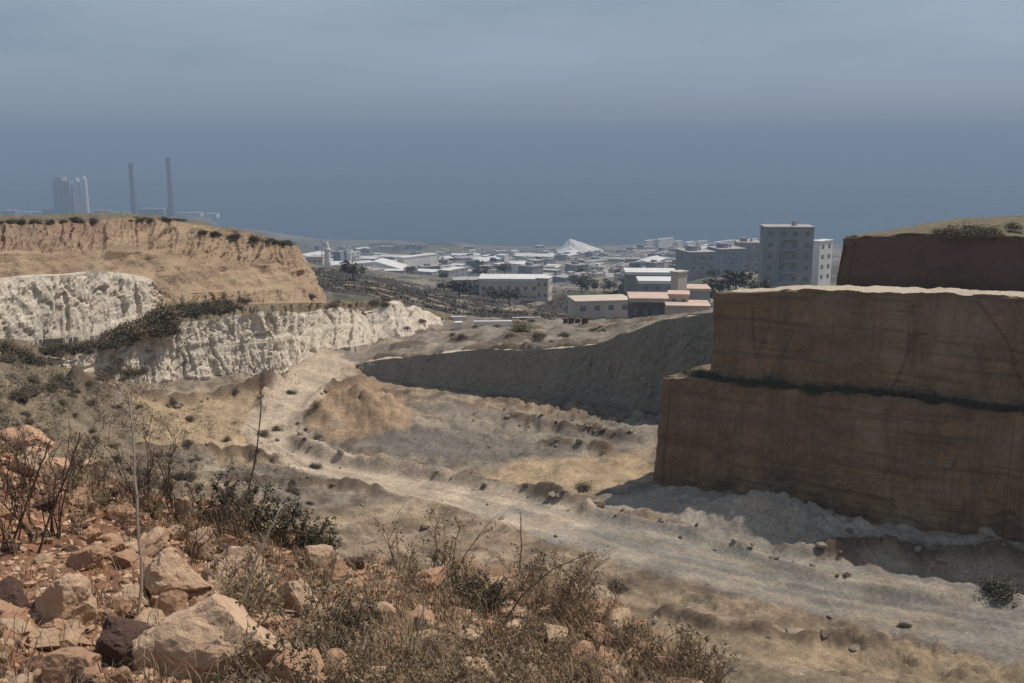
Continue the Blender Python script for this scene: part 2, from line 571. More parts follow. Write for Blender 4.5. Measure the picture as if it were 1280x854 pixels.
# pit face: base and top lines
PIT = [g2(425, 461, -27.6), g2(450, 467, -28), g2(520, 477, -28), g2(600, 486, -28), g2(700, 499, -28), g2(815, 514, -28), g2(960, 532, -28), g2(1150, 556, -28)]
px_, py_ = np.array([p[0] for p in PIT]), np.array([p[1] for p in PIT])
PN = np.array([0.53, 0.85])                   # into the hill, away from the camera


def pit_side(x, y):
    """positive behind the pit face line"""
    yl = np.interp(x, px_, py_, left=400, right=60)
    yl = np.where(x < px_[0], py_[0] + 3 + (px_[0] - x) * 0.5, yl)
    yl = np.where(x > px_[-1], py_[-1] - (x - px_[-1]) * 0.63, yl)
    return (y - yl) * 0.85


BERMS = [([g2(100, 522, -24.5), g2(170, 510, -25), g2(230, 500, -25.6), g2(350, 480, -26.5)], 0.9, 0.8),
         ([g2(368, 550), g2(380, 560), g2(430, 575), g2(520, 590), g2(620, 606), g2(700, 622), g2(735, 636)], 0.75, 0.8),
         ([g2(385, 513), g2(400, 500), g2(420, 486), g2(452, 474)], 0.6, 0.8),
         ([g2(735, 640), g2(850, 662), g2(960, 695), g2(1130, 738), g2(1280, 752)], 0.35, 0.7),
         ([g2(180, 575, -25.5), g2(300, 568, -27), g2(350, 572, -27.4)], 0.5, 0.8),
         ([g2(290, 600, -26.5), g2(400, 602, -27.5), g2(470, 612)], 0.5, 0.8),
         ([g2(680, 548), g2(740, 556), g2(760, 562)], 0.6, 0.7),
         ([g2(640, 520), g2(700, 530), g2(800, 548)], 0.5, 0.8),
         ([g2(830, 775), g2(890, 790), g2(980, 800), g2(1100, 806)], 0.45, 0.6),
         ([g2(930, 682), g2(1060, 686), g2(1280, 700)], 0.5, 0.8),
         ([g2(330, 520), g2(335, 500), g2(365, 480)], 0.5, 0.6)]
MOUNDS = [(*g2(458, 525), 5.0, 3.6, 2.7), (*g2(430, 528), 4.0, 3.4, 0.9), (*g2(497, 534), 3.0, 2.6, 0.7),
          (*g2(985, 652), 2.2, 2.0, 1.5), (*g2(945, 650), 1.7, 1.6, 1.2), (*g2(905, 648), 3.0, 2.0, 1.3), (*g2(1035, 662), 3.4, 2.2, 1.0), (*g2(850, 632), 3.5, 2.0, 0.7), (*g2(1130, 676), 4.0, 2.0, 0.8), (*g2(1240, 688), 2.4, 1.6, 1.0)]


def coastY(u):
    return np.interp(u, [-0.8, -0.305, -0.285, -0.21, -0.13, 0, 0.25, 0.5, 0.8], [3150, 3120, 2450, 2330, 2280, 2170, 2210, 2230, 2300])


SEA_Z = -225.0


def terrain_z(x, y):
    u = x / y
    zq = tpsQ(x, np.minimum(y, 160))
    zfar = tpsF(x, np.maximum(y, 70))
    s = pit_side(x, y)
    # bumps on the quarry floor
    for pts, h, wd in BERMS:
        d, t = polyd(x, y, pts)
        zq = zq + 1.6 * h * np.exp(-(d / (wd * 0.85)) ** 2) * np.clip(0.85 + 0.4 * fbm(t * 0.35, h * 7, 0, 4, 5), 0.35, 1.5)
    for mx_, my_, rx, ry, h in MOUNDS:
        e = np.exp(-(((x - mx_) / rx) ** 2 + ((y - my_) / ry) ** 2))
        zq = zq + h * e * (1 + 0.22 * fbm(x * 0.9, y * 0.9, 0, 4, 9))
    dr, tr = polyd(x, y, ROAD)
    wr = np.interp(tr, _rl, ROADW)
    zq = zq - 0.10 * np.exp(-((dr - 0.9) / 0.28) ** 2) * (0.6 + 0.5 * vnoise(tr * 0.2, 0, 0, 52))
    road = road_mask(x, y)
    rough = 1 - 0.8 * road
    zq = zq + rough * (0.22 * fbm(x * 0.12, y * 0.12, 0, 3, 3) + 0.17 * fbm(x * 0.9, y * 0.9, 0, 5, 4, 0.6) * (1 + sstep(0.0, 0.6, fbm(x * 0.08, y * 0.08, 3, 2, 6))))
    amp = np.clip((y - 100) * 0.012, 0, 4.5)
    zfar = zfar + amp * fbm(x * 0.02, y * 0.02, 0, 4, 12) * 0.6 + np.where(y < 180, 0.42, 0.2) * fbm(x * 0.3, y * 0.3, 0, 5, 14, 0.6)
    z = zq * (1 - sstep(0.3, 1.2, s)) + zfar * sstep(0.3, 1.2, s)
    # coast
    yc = coastY(u) + 40 * fbm(u * 14, 0, 0, 4, 21)
    z = np.where(y > 1600, np.maximum(z, SEA_Z + np.clip((yc - y) * 0.03, -8, 3)), z)
    z = np.where(y > yc, SEA_Z - np.clip((y - yc) * 0.05, 0, 8), z)
    # foreground hillside
    ye = np.interp(u, EU, EY)
    ye = ye * (1 + 0.05 * fbm(u * 9, 0, 0, 3, 31))
    yy = np.minimum(y, ye)
    zg = tpsG(u * yy, yy)
    nf = 0.10 * fbm(x * 0.9, y * 0.9, 0, 3, 41) + 0.06 * fbm(x * 3.5, y * 3.5, 0, 4, 43)
    drop = np.clip(y - ye, 0, None)
    zg = zg + nf - 0.85 * np.maximum(drop - 0.25, 0) - 0.4 * np.minimum(drop, 0.25)
    z = np.where(y < 60, np.maximum(np.where(y > ye, np.minimum(z, zg + 40), -99), zg), z)
    return z


ROAD = [g2(1500, 880), g2(1280, 782), g2(1120, 742), g2(960, 712), g2(820, 684), g2(700, 648), g2(580, 616), g2(470, 594), g2(390, 578), g2(352, 562), g2(340, 545), g2(352, 522), g2(378, 495), g2(402, 470), g2(418, 452), g2(440, 444, -26.2)]
ROADW = [6.2, 5.6, 5.0, 4.6, 4.2, 3.6, 3.0, 2.6, 2.6, 2.8, 3.0, 3.0, 2.8, 2.8, 2.6, 2.5]
_rl = np.concatenate([[0], np.cumsum([math.dist(a, b) for a, b in zip(ROAD[:-1], ROAD[1:])])])


RT = _rl[5]


def road_mask(x, y):
    d, t = polyd(x, y, ROAD)
    wd = np.interp(t, _rl, ROADW)
    return 1 - sstep(0.75, 1.1, d / wd + 0.12 * fbm(x * 0.4, y * 0.4, 0, 3, 51))


# grid: fan of columns, rows growing with distance
rows = [0.9]
while rows[-1] < 3700:
    y_ = rows[-1]
    rows.append(y_ * (1.0085 if y_ < 46 else (1.0042 if y_ < 135 else 1.011)))
rows = np.array(rows)
NC = 620
ss = np.linspace(-1, 1, NC)
ss = ss * 0.85 + 0.15 * ss ** 3
GX = ss[None, :] * (rows[:, None] * 0.74 + 3.0)
GY = np.repeat(rows[:, None], NC, 1)
GZ = terrain_z(GX, GY)

# soils
C = {k: np.array(v) for k, v in dict(
    tan=(0.305, 0.235, 0.168), road=(0.47, 0.385, 0.30), roadgrey=(0.225, 0.213, 0.192), grey=(0.235, 0.21, 0.178), greyd=(0.17, 0.15, 0.132), yellow=(0.39, 0.295, 0.19),
    pink=(0.40, 0.29, 0.22), pale=(0.42, 0.345, 0.255), orange=(0.375, 0.265, 0.175), scrub=(0.20, 0.16, 0.11), red=(0.23, 0.118, 0.072), redl=(0.33, 0.19, 0.12),
    dark=(0.05, 0.04, 0.034), town=(0.19, 0.175, 0.155), townd=(0.085, 0.085, 0.065), brown=(0.115, 0.083, 0.06)).items()}


def lerp(a, b, t):
    return a * (1 - t[..., None]) + b * t[..., None]


def zone(cols, x, y, pts, c, amt=1.0, soft=1.2, seed=0):
    """soil patch inside a world-space outline, ragged edge"""
    d, _ = polyd(x, y, pts + pts[:1])
    sd = np.where(inpoly(x, y, pts), d, -d) + soft * 0.9 * fbm(x * 0.35, y * 0.35, 0, 4, 60 + seed)
    return lerp(cols, c, amt * sstep(-soft * 0.5, soft * 0.5, sd))


def soil(x, y, z):
    u = x / y
    n1 = fbm(x * 0.06, y * 0.06, 0, 4, 70); n2 = fbm(x * 0.4, y * 0.4, 0, 4, 71)
    c = np.broadcast_to(C['tan'], x.shape + (3,)).copy()
    c = lerp(c, C['grey'], sstep(-0.1, 0.5, n1) * 0.8)
    c = lerp(c, C['pale'], sstep(0.25, 0.7, n2) * 0.5)
    c = lerp(c, C['brown'], sstep(0.15, 0.6, -n2) * 0.6)
    c = lerp(c, C['brown'], sstep(0.25, 0.5, fbm(x * 0.9, y * 0.9, 0, 4, 73)) * 0.5)
    c = zone(c, x, y, [g2(*t) for t in [(460, 545), (560, 535), (690, 545), (700, 562), (640, 576), (500, 570)]], C['greyd'], 0.95, 1.0, 1)
    c = zone(c, x, y, [g2(*t) for t in [(560, 590), (640, 572), (740, 566), (815, 555), (815, 600), (740, 612), (640, 606)]], C['yellow'], 0.9, 1.5, 2)
    c = zone(c, x, y, [g2(*t) for t in [(560, 500), (700, 515), (815, 533), (815, 560), (720, 555), (560, 535)]], C['grey'], 0.7, 1.5, 3)
    c = zone(c, x, y, [g2(*t) for t in [(400, 480), (470, 472), (520, 520), (515, 545), (440, 548), (395, 540)]], C['orange'], 0.95, 1.5, 4)
    c = zone(c, x, y, [g2(*t, -26) for t in [(150, 515), (330, 485), (330, 560), (190, 575)]], C['yellow'], 0.9, 1.5, 5)
    c = zone(c, x, y, [g2(*t) for t in [(800, 790), (1000, 805), (1300, 830), (1300, 900), (800, 900)]], C['yellow'], 0.75, 2.0, 6)
    c = zone(c, x, y, [g2(*t) for t in [(940, 690), (1100, 690), (1400, 700), (1400, 745), (1150, 735), (1000, 710)]], C['pink'], 0.6, 1.2, 7)
    c = zone(c, x, y, [g2(*t) for t in [(740, 625), (830, 605), (1000, 620), (1280, 690), (1180, 690), (960, 690), (850, 655)]], np.array((0.36, 0.32, 0.275)), 0.85, 1.2, 8)
    c = zone(c, x, y, [g2(*t, -21) for t in [(-300, 440), (100, 450), (190, 500), (170, 560), (250, 600), (330, 680), (-300, 700)]], C['scrub'], 0.7, 2.5, 9)
    for pts, h, wd in BERMS:
        if h < 0.4: continue
        d, t = polyd(x, y, pts)
        c = lerp(c, C['brown'], np.exp(-(d / (wd * 1.1)) ** 2) * sstep(-0.8, 0.0, vnoise(t * 0.5, 1, 0, 8)) * 0.95)
    # road
    rm = road_mask(x, y)
    d, t = polyd(x, y, ROAD)
    rc = lerp(np.broadcast_to(C['road'], c.shape), C['roadgrey'], 1 - sstep(RT - 5, RT + 8, t + 6 * n2))
    rc = lerp(rc, C['pale'], sstep(0.2, 0.8, fbm(x * 0.25, y * 0.25, 0, 4, 75)) * 0.35)
    wd = np.interp(t, _rl, ROADW)
    rut = fbm(d * 1.7, t * 0.06, 0, 4, 78)
    rc = rc * (1 + 0.16 * rut)[..., None]
    for off in (0.28, 0.62):
        rc = lerp(rc, C['pale'], np.exp(-((d / wd - off) / 0.09) ** 2) * 0.55 * sstep(-0.5, 0.5, vnoise(t * 0.3, off, 0, 77)))
    c = lerp(c, rc, rm)
    # far land
    s = pit_side(x, y)
    f1 = fbm(u * 11, np.log(y) * 9, 0, 4, 80); f2 = fbm(u * 40, np.log(y) * 26, 0, 4, 81)
    t_ = np.broadcast_to(C['town'], c.shape)
    t_ = lerp(t_, C['townd'], sstep(0.0, 0.5, f1))
    t_ = lerp(t_, C['pale'], sstep(0.25, 0.6, f2) * 0.28)
    t_ = lerp(t_, C['townd'], sstep(0.2, 0.55, -f2) * 0.5)
    near = np.broadcast_to(np.array((0.25, 0.215, 0.178)), c.shape)
    near = lerp(near, C['pale'], sstep(0.2, 0.6, n2) * 0.45)
    near = lerp(near, C['grey'], sstep(0.0, 0.5, -n1) * 0.6)
    near = lerp(near, C['brown'], sstep(0.15, 0.5, fbm(x * 0.16, y * 0.16, 0, 4, 79)) * 0.75)
    t_ = lerp(near, t_, sstep(135, 190, y))
    # dark scrub-covered slope running down to the right, paths on it
    ly = np.log(y) + 0.10 * f1 + 0.05 * f2
    k = sstep(math.log(180), math.log(205), ly) * (1 - sstep(math.log(390), math.log(500), ly)) * (1 - sstep(0.06, 0.13, u + 0.03 * f1))
    t_ = lerp(t_, C['dark'], k * 0.93 * (1 - 0.85 * sstep(0.42, 0.6, f2)))
    for yl, wl in ((232, 3.0), (268, 2.5), (322, 4.0)):
        yp = yl * (1 + 0.10 * (u + 0.2) + 0.02 * np.sin(u * 40))
        t_ = lerp(t_, C['pale'], np.exp(-((y - yp) / wl) ** 2) * (u < 0.1) * 0.7 * sstep(-0.3, 0.3, fbm(u * 30, yl, 0, 2, 84)))
    # asphalt lane along the pit rim
    c = lerp(c, t_, sstep(0.6, 1.6, s))
    # foreground
    ye = np.interp(u, EU, EY)
    fgm = 1 - sstep(0.0, 1.5, y - ye)
    fc = lerp(np.broadcast_to(C['red'], c.shape), C['redl'], sstep(-0.1, 0.6, fbm(x * 1.6, y * 1.6, 0, 4, 90)))
    rg = sstep(-0.35, 0.35, u + 0.15 + 0.15 * fbm(x * 1.2, y * 1.2, 0, 3, 92))
    fc = lerp(fc, np.array((0.25, 0.18, 0.12)), rg * 0.75)
    hs = sstep(0, 1.5, y - ye) * (1 - sstep(40, 62, y + 6 * n2))
    hc = lerp(np.broadcast_to(C['scrub'], c.shape), C['tan'], sstep(0, 0.6, n2))
    c = lerp(c, hc, hs * 0.8)
    c = lerp(c, fc, fgm)
    return c


SC = soil(GX, GY, GZ)
# faces by what they are
cx = (GX[:-1, :-1] + GX[1:, 1:]) / 2; cy = (GY[:-1, :-1] + GY[1:, 1:]) / 2
f_road = (road_mask(cx, cy) > 0.5) & (pit_side(cx, cy) < 0.5) & (cy > 30)
f_fg = cy < np.interp(cx / cy, EU, EY) + 1.0
f_far = (cy > 170)
grid_mesh('dirt_road', GX, GY, GZ, M['ground'], colors=SC, fmask=f_road)
grid_mesh('hillside', GX, GY, GZ, M['ground'], colors=SC, fmask=f_fg & ~f_road)
grid_mesh('coastal_plain', GX, GY, GZ, M['ground'], colors=SC, fmask=f_far & ~f_road & ~f_fg)
grid_mesh('quarry_floor', GX, GY, GZ, M['ground'], colors=SC, fmask=~f_far & ~f_road & ~f_fg)


# ------------------------------------------------------------------ lofted faces
def loft(name, cols, gaps, nu, mats, gapmat, disp, smooth=True):
    """cols: list of columns, each a list of 3D points (levels, bottom to top); gaps: subdivisions per level gap"""
    A = np.array([[list(p) for p in c] for c in cols], float)     # (nc, nl, 3)
    nc, nl, _ = A.shape
    # resample along u by accumulated mean distance
    dl = np.sqrt(((A[1:] - A[:-1]) ** 2).sum(-1)).mean(1)
    cu = np.concatenate([[0], np.cumsum(dl)])
    uu = np.linspace(0, cu[-1], nu)
    B = np.zeros((nu, nl, 3))
    for l in range(nl):
        for k in range(3):
            B[:, l, k] = np.interp(uu, cu, A[:, l, k])
    ks = max(1, int(nu * 0.012))
    ker = np.ones(2 * ks + 1) / (2 * ks + 1)
    for l in range(nl):
        for k in range(3):
            B[:, l, k] = np.convolve(np.pad(B[:, l, k], ks, 'edge'), ker, 'valid')
    rowsL, lev = [], []
    for l in range(nl - 1):
        for j in range(gaps[l]):
            t = j / gaps[l]
            rowsL.append(B[:, l] * (1 - t) + B[:, l + 1] * t); lev.append(l + t)
    rowsL.append(B[:, -1]); lev.append(nl - 1)
    G = np.stack(rowsL)                                            # (nv, nu, 3)
    lev = np.array(lev)[:, None] * np.ones((1, nu))
    S = uu[None, :] * np.ones((len(G), 1))
    du = np.gradient(G, axis=1); dv = np.gradient(G, axis=0)
    N = np.cross(du, dv); N /= np.linalg.norm(N, axis=-1, keepdims=True) + 1e-9
    d = disp(G, S, lev)
    G = G + N * d[..., None]
    mi = np.array([[gapmat[int(min(lv, nl - 1.001))]] for lv in lev[:-1, 0]]) * np.ones((1, nu - 1), int)
    return grid_mesh(name, G[..., 0], G[..., 1], G[..., 2], mats, midx=mi, smooth=smooth), G


def cells(a, b, seed, jit=0.9):
    """value of the nearest random cell and distance to the cell border"""
    ai, bi = np.floor(a), np.floor(b)
    f1 = np.full(a.shape, 9.0); f2 = np.full(a.shape, 9.0); val = np.zeros(a.shape)
    z0 = np.zeros(a.shape, np.int64)
    for da in (-1, 0, 1):
        for db in (-1, 0, 1):
            ca, cb = (ai + da).astype(np.int64), (bi + db).astype(np.int64)
            pa = ca + 0.5 + 0.5 * jit * _hash(ca, cb, z0, seed); pb = cb + 0.5 + 0.5 * jit * _hash(ca, cb, z0 + 7, seed)
            d = np.hypot(a - pa, b - pb)
            v = _hash(ca, cb, z0 + 13, seed)
            n_ = d < f1
            f2 = np.where(n_, f1, np.minimum(f2, d)); val = np.where(n_, v, val); f1 = np.where(n_, d, f1)
    return val, f2 - f1


def cliff_disp(kinds, seed, ribs=1.0, ribf=0.45):
    """kinds per gap: 'c' cliff, 's' slope, 'f' flat"""
    def f(G, S, lev):
        x, y, z = G[..., 0], G[..., 1], G[..., 2]
        wa = S + 0.5 * fbm(x * 0.4, y * 0.4, z * 0.4, 3, seed)
        wb = z + 0.5 * fbm(x * 0.4, y * 0.4, z * 0.4, 3, seed + 1)
        v1, e1 = cells(wa * 0.42, wb * 0.13, seed + 2)
        v2, e2 = cells(wa * 1.05, wb * 0.38, seed + 3)
        v3, e3 = cells(wa * 2.3, wb * 1.0, seed + 4)
        rib = 0.55 * v1 + 0.34 * v2 + 0.15 * v3 - 0.45 * np.exp(-(e1 / 0.05) ** 2) - 0.2 * np.exp(-(e2 / 0.07) ** 2)
        blk = fbm(x * 1.6, y * 1.6, z * 1.6, 4, seed + 6, 0.6)
        sl = 0.8 * fbm(x * 0.12, y * 0.12, z * 0.12, 3, seed + 7) + 0.3 * fbm(x * 0.8, y * 0.8, z * 0.8, 4, seed + 8)
        fl = 0.3 * fbm(x * 0.4, y * 0.4, 0, 4, seed + 9)
        w_c = np.zeros_like(S); w_s = np.zeros_like(S); w_f = np.zeros_like(S)
        for i, k in enumerate(kinds):
            m = (np.floor(np.minimum(lev, len(kinds) - 1e-6)) == i)
            t = lev - i
            e = np.clip(np.minimum(t, 1 - t) * 6, 0.35, 1)
            if k == 'c': w_c += m * e
            elif k == 's': w_s += m * e
            elif k == 'q': w_f += m * e
            else: w_f += m * e
        return w_c * (ribs * rib * 0.72 + 0.10 * blk) + w_s * sl + w_f * fl
    return f


# ---- left: lower cliff and spurs
lc = []
for (b, t, k, kb) in [
        (((-150, 500), 70), ((-150, 462), 71), ((-150, 452), 74), ((-150, 452), 76)),
        (((0, 474), 85), ((0, 440), 86.5), ((0, 424), 90), ((0, 422), 96)),
        (((90, 486), 93), ((90, 448), 94.5), ((90, 424), 98), ((90, 421), 104)),
        (((150, 488), 98), ((150, 424), 99.8), ((150, 410), 103), ((150, 407), 109)),
        (((200, 484), 103), ((198, 408), 104.6), ((198, 392), 109), ((198, 389), 115)),
        (((260, 479), 107), ((258, 400), 108.6), ((258, 384), 113), ((258, 381), 120)),
        (((310, 475), 110), ((308, 392), 111.6), ((306, 381), 116), ((306, 378), 123)),
        (((358, 470), 112.5), ((352, 388), 114.4), ((350, 379), 119), ((350, 377), 127)),
        (((376, 452), 118), ((378, 392), 121), ((378, 380), 126), ((380, 377), 134)),
        (((400, 440), 124), ((402, 386), 129), ((402, 379), 133), ((404, 376), 142)),
        (((440, 433), 128), ((436, 384), 134), ((440, 377), 139), ((442, 374), 150)),
        (((480, 429), 132), ((474, 383), 138), ((478, 378), 144), ((480, 375), 156)),
        (((515, 424), 137), ((508, 386), 143), ((514, 383), 149), ((516, 379), 162)),
        (((550, 412), 146), ((545, 397), 150), ((550, 392), 156), ((556, 388), 170)),
        (((590, 406), 156), ((585, 402), 159), ((590, 399), 165), ((600, 396), 178))]:
    pb, pt, pk, pkb = P(*b[0], b[1]), P(*t[0], t[1]), P(*k[0], k[1]), P(*kb[0], kb[1])
    lc.append([pb + Vector((0, 0, -1.8)) - Vector((0.4, -0.3, 0)), pb, pb.lerp(pt, 0.55) + Vector((-0.25, 0.2, 0)), pt, pk, pkb + Vector((0, 0, -0.6))])


def lower_disp(G, S, lev):
    base = cliff_disp('ccccff'[:5], 101, 0.9, 0.42)(G, S, lev)
    # diagonal ribs on the far spurs
    far = sstep(66, 78, S)
    rib = 1.3 * fbm(S * 0.22 + G[..., 2] * 0.13, 0, 0, 3, 131) * ((lev > 0.5) & (lev < 3.6))
    return base * (1 - 0.4 * far) + rib * far


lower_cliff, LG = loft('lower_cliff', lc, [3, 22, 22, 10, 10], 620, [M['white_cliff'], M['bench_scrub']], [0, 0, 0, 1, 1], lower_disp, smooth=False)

# ---- left: upper hill (white cliff below an orange talus)
uc = []
for (b, t, m_, e) in [
        (((-150, 462), 73.5), ((-150, 345), 76), ((-150, 310), 80), ((-150, 275), 86)),
        (((0, 428), 90.5), ((0, 345), 92.6), ((0, 318), 96), ((0, 279), 103)),
        (((60, 424), 94), ((60, 342), 96), ((60, 318), 99), ((60, 277), 106)),
        (((120, 420), 98), ((118, 338), 100), ((118, 315), 104), ((118, 275), 111)),
        (((165, 404), 103), ((163, 342), 105), ((163, 315), 109), ((165, 273), 116)),
        (((190, 394), 106.5), ((190, 346), 108.5), ((190, 315), 112), ((192, 274), 120)),
        (((205, 388), 109), ((207, 368), 110.8), ((210, 325), 115), ((214, 276), 122)),
        (((230, 385), 111), ((232, 368), 113), ((238, 328), 118), ((246, 281), 125)),
        (((270, 382), 114.5), ((272, 365), 117), ((280, 330), 122), ((290, 288), 128)),
        (((320, 380), 119), ((320, 362), 121.5), ((325, 332), 126), ((332, 296), 131)),
        (((355, 379), 122.5), ((355, 360), 125), ((354, 335), 129), ((352, 302), 134)),
        (((384, 378), 127), ((380, 360), 129.5), ((374, 338), 132), ((364, 305), 137)),
        (((403, 379), 133), ((397, 358), 137), ((388, 336), 141), ((368, 308), 146)),
        (((408, 378), 142), ((400, 358), 148), ((388, 338), 155), ((360, 312), 165)),
        (((398, 374), 160), ((385, 360), 166), ((370, 345), 175), ((330, 325), 190))]:
    pb, pt, pm, pe = [P(*q[0], q[1]) for q in (b, t, m_, e)]
    back = pe + Vector((-9, 16, -0.5)); back2 = pe + Vector((-26, 48, -9))
    uc.append([pb + Vector((0, 0, -1.5)), pb, pt, pm, pe, back, back2])


def upper_disp(G, S, lev):
    d = cliff_disp('ccscff', 201, 0.9, 0.4)(G, S, lev)
    fade = 1 - 0.55 * sstep(48, 60, S) * (lev < 2.2)
    return d * fade


upper_hill, UG = loft('upper_hill', uc, [3, 26, 18, 24, 14, 8], 560, [M['white_cliff'], M['talus'], M['scrub_top'], M['red_cut']], [0, 0, 1, 1, 2, 2], upper_disp, smooth=False)


# the pale cut only covers the left part of the upper step; farther right the talus reaches the bench
def repaint_talus(o, s0, nu, gap_rows):
    me = o.data
    n = len(me.polygons)
    mi = np.zeros(n, np.int32); me.polygons.foreach_get('material_index', mi)
    mi = mi.reshape(-1, nu - 1)
    k0 = int(s0 * (nu - 1))
    for r in range(mi.shape[0]):
        kk = k0 + int(6 * math.sin(r * 0.9) + 4 * math.sin(r * 2.3))
        row = mi[r]; row[kk:][row[kk:] == 0] = 1
        k1 = k0 + int(14 * math.sin(r * 0.7) + 9 * math.sin(r * 1.9))
        if 49 <= r < 71: row[:k1 - (71 - r) * 3][row[:k1 - (71 - r) * 3] == 1] = 3
    me.polygons.foreach_set('material_index', mi.ravel()); me.update()


A_ = np.array([[list(p) for p in c] for c in uc]); dl_ = np.sqrt(((A_[1:] - A_[:-1]) ** 2).sum(-1)).mean(1); cu_ = np.concatenate([[0], np.cumsum(dl_)])
repaint_talus(upper_hill, cu_[5] / cu_[-1] + 0.012, 560, 0)

# ---- pit face, in shade, parallel to the benches on the right
pc = []
for (bpx, bpy_, tpx, tpy) in [(425, 461, 426, 458), (450, 468, 452, 454), (520, 479, 522, 444), (600, 488, 602, 437), (700, 499, 702, 436), (740, 505, 744, 431), (780, 509, 782, 418), (825, 515, 822, 401), (890, 524, 885, 391), (960, 532, 950, 386), (1150, 556, 1140, 380)]:
    pb = PZ(bpx, bpy_, -28)
    pb = pb - Vector((PN[0], PN[1], 0)) * 0.3
    pt = P(tpx, tpy, pb.y + 0.75)
    pc.append([pb + Vector((0, 0, -1.2)), pb, pt, pt + Vector((PN[0], PN[1], 0)) * 3.0 + Vector((0, 0, -0.35))])
pit_face, _ = loft('pit_face', pc, [2, 30, 6], 420, [M['grey_face'], M['ledge']], [0, 0, 1], cliff_disp('ccf', 301, 0.24, 0.3), smooth=False)


# ---- right: three quarry benches, each a solid block, unseen side angled along the sunlight
def block(name, front, z_top, z_bot, back, mats, seed, amp=0.3, flat=0.3, batter=0.5, top_rise=0.0):
    """front: plan points of the front edge, left to right, first = free corner; z_top/z_bot: heights at those points"""
    n = len(front)
    side = Vector((0.92, 0.39, 0)) * back  # unseen side face turned along the sun so its shadow clears the floor
    path = [Vector((front[0][0], front[0][1], 0)) + side * t for t in (1.0, 0.5, 0.12)] + [Vector((f[0], f[1], 0)) for f in front]
    zt = [z_top[0]] * 3 + list(z_top); zb = [z_bot[0]] * 3 + list(z_bot)
    cols = []
    for i, (p, a, b) in enumerate(zip(path, zt, zb)):
        inw = Vector((0.53, 0.85, 0)) if i >= 3 else Vector((0.45, -0.89, 0))
        if i == 3: inw = Vector((0.45 + 0.53, 0.85 - 0.89 + 0.2, 0)).normalized()
        inner = p + inw * batter
        far = (p + Vector((0.7, 0.71, 0)) * back) if i >= 3 else p
        if i < 3: far = path[0] + Vector((0.45, -0.89, 0)) * (3 + i * 2)
        mid = inner.lerp(far, flat)
        q = lambda v, z: Vector((v.x, v.y, z))
        cols.append([q(p, b - 2.5), q(p, b), q(inner, a - 0.12), q(inner + inw * 0.25, a), q(mid, a), q(far, a + top_rise)])

    def disp(G, S, lev):
        x, y, z = G[..., 0], G[..., 1], G[..., 2]
        face = ((lev > 0) & (lev < 2.9))
        big = fbm(S * 0.18, z * 0.12, 0, 3, seed) * amp
        cut = 0.22 * np.sign(np.sin(S * 0.42 + 2 * vnoise(S * 0.05, 0, 0, seed + 2))) * sstep(-0.2, 0.4, vnoise(S * 0.08, 5, 0, seed + 3)) * amp
        v1, e1 = cells(S * 0.20 + 0.15 * vnoise(S * .1, z * .3, 0, seed), z * 0.06, seed + 7)
        v2, e2 = cells(S * 0.7 + 0.3 * vnoise(S * .3, z * .6, 0, seed), z * 0.5, seed + 8)
        fine = 0.35 * amp * fbm(x * 0.9, y * 0.9, z * 0.9, 4, seed + 4) + 0.09 * v1 - 0.03 * np.exp(-(e1 / 0.04) ** 2) + 0.05 * v2 * sstep(0.0, 0.5, fbm(S * 0.15, z * 0.2, 3, 3, seed + 9)) - 0.14 * sstep(0.35, 0.8, v2) * sstep(0.35, 0.7, fbm(S * 0.3, z * 0.3, 9, 3, seed + 10))
        ed = (0.16 * fbm(S * 0.5, 0, 0, 5, seed + 6, 0.7) + 0.25 * sstep(0.25, 0.6, fbm(S * 0.23, 3, 0, 4, seed + 16))) * np.exp(-((lev - 2.6) / 0.5) ** 2)
        top = 0.10 * fbm(x * 0.9, y * 0.9, 0, 4, seed + 5)
        return np.where(face, big + cut + fine - np.abs(ed) * 0.6, top - np.abs(ed) * 0.5)
    return loft(name, cols, [2, 50, 2, 10, 8], 640, mats, [0, 0, 0, 1, 1], disp, smooth=False)


lowF = [PZ(815, 603, -28), PZ(1000, 636, -28), PZ(1280, 690, -28), PZ(1550, 745, -28)]
lowT = [P(818, 470, lowF[0].y + 0.4).z, P(1000, 489, lowF[1].y + 0.4).z, P(1280, 518, lowF[2].y + 0.4).z, P(1550, 545, lowF[3].y + 0.4).z]
block('lower_bench', lowF, lowT, [f.z for f in lowF], 22, [M['brown_face'], M['bench_scrub']], 401, 0.35, batter=0.5)  # dark scrub soil on the ledge top also carries its shade in the colour
side = Vector((0.53, 0.85, 0)); along = Vector((0.85, -0.53, 0))
midF = []
for px in (884, 1000, 1280, 1550):
    # the middle step stands 2.2 m behind the lower face
    a = lowF[0] + side * 1.7; b = lowF[2] + side * 1.7
    d = ray(px, 400)
    t = ((a.x * (b.y - a.y) - a.y * (b.x - a.x)) / (d.x * (b.y - a.y) - d.y * (b.x - a.x)))
    midF.append(Vector((d.x * t, d.y * t, 0)))
midT = [P(892, 366, midF[0].y + 0.5).z, P(1000, 362, midF[1].y + 0.5).z, P(1280, 371, midF[2].y + 0.5).z, P(1550, 378, midF[3].y + 0.5).z]
midB = [np.interp(f.x, [g.x for g in lowF], lowT) - 0.1 for f in midF]
block('middle_bench', midF, midT, midB, 26, [M['brown_face'], M['ledge']], 451, 0.35, batter=0.5, flat=0.14, top_rise=-5.5)
topF, topT, topB = [], [], []
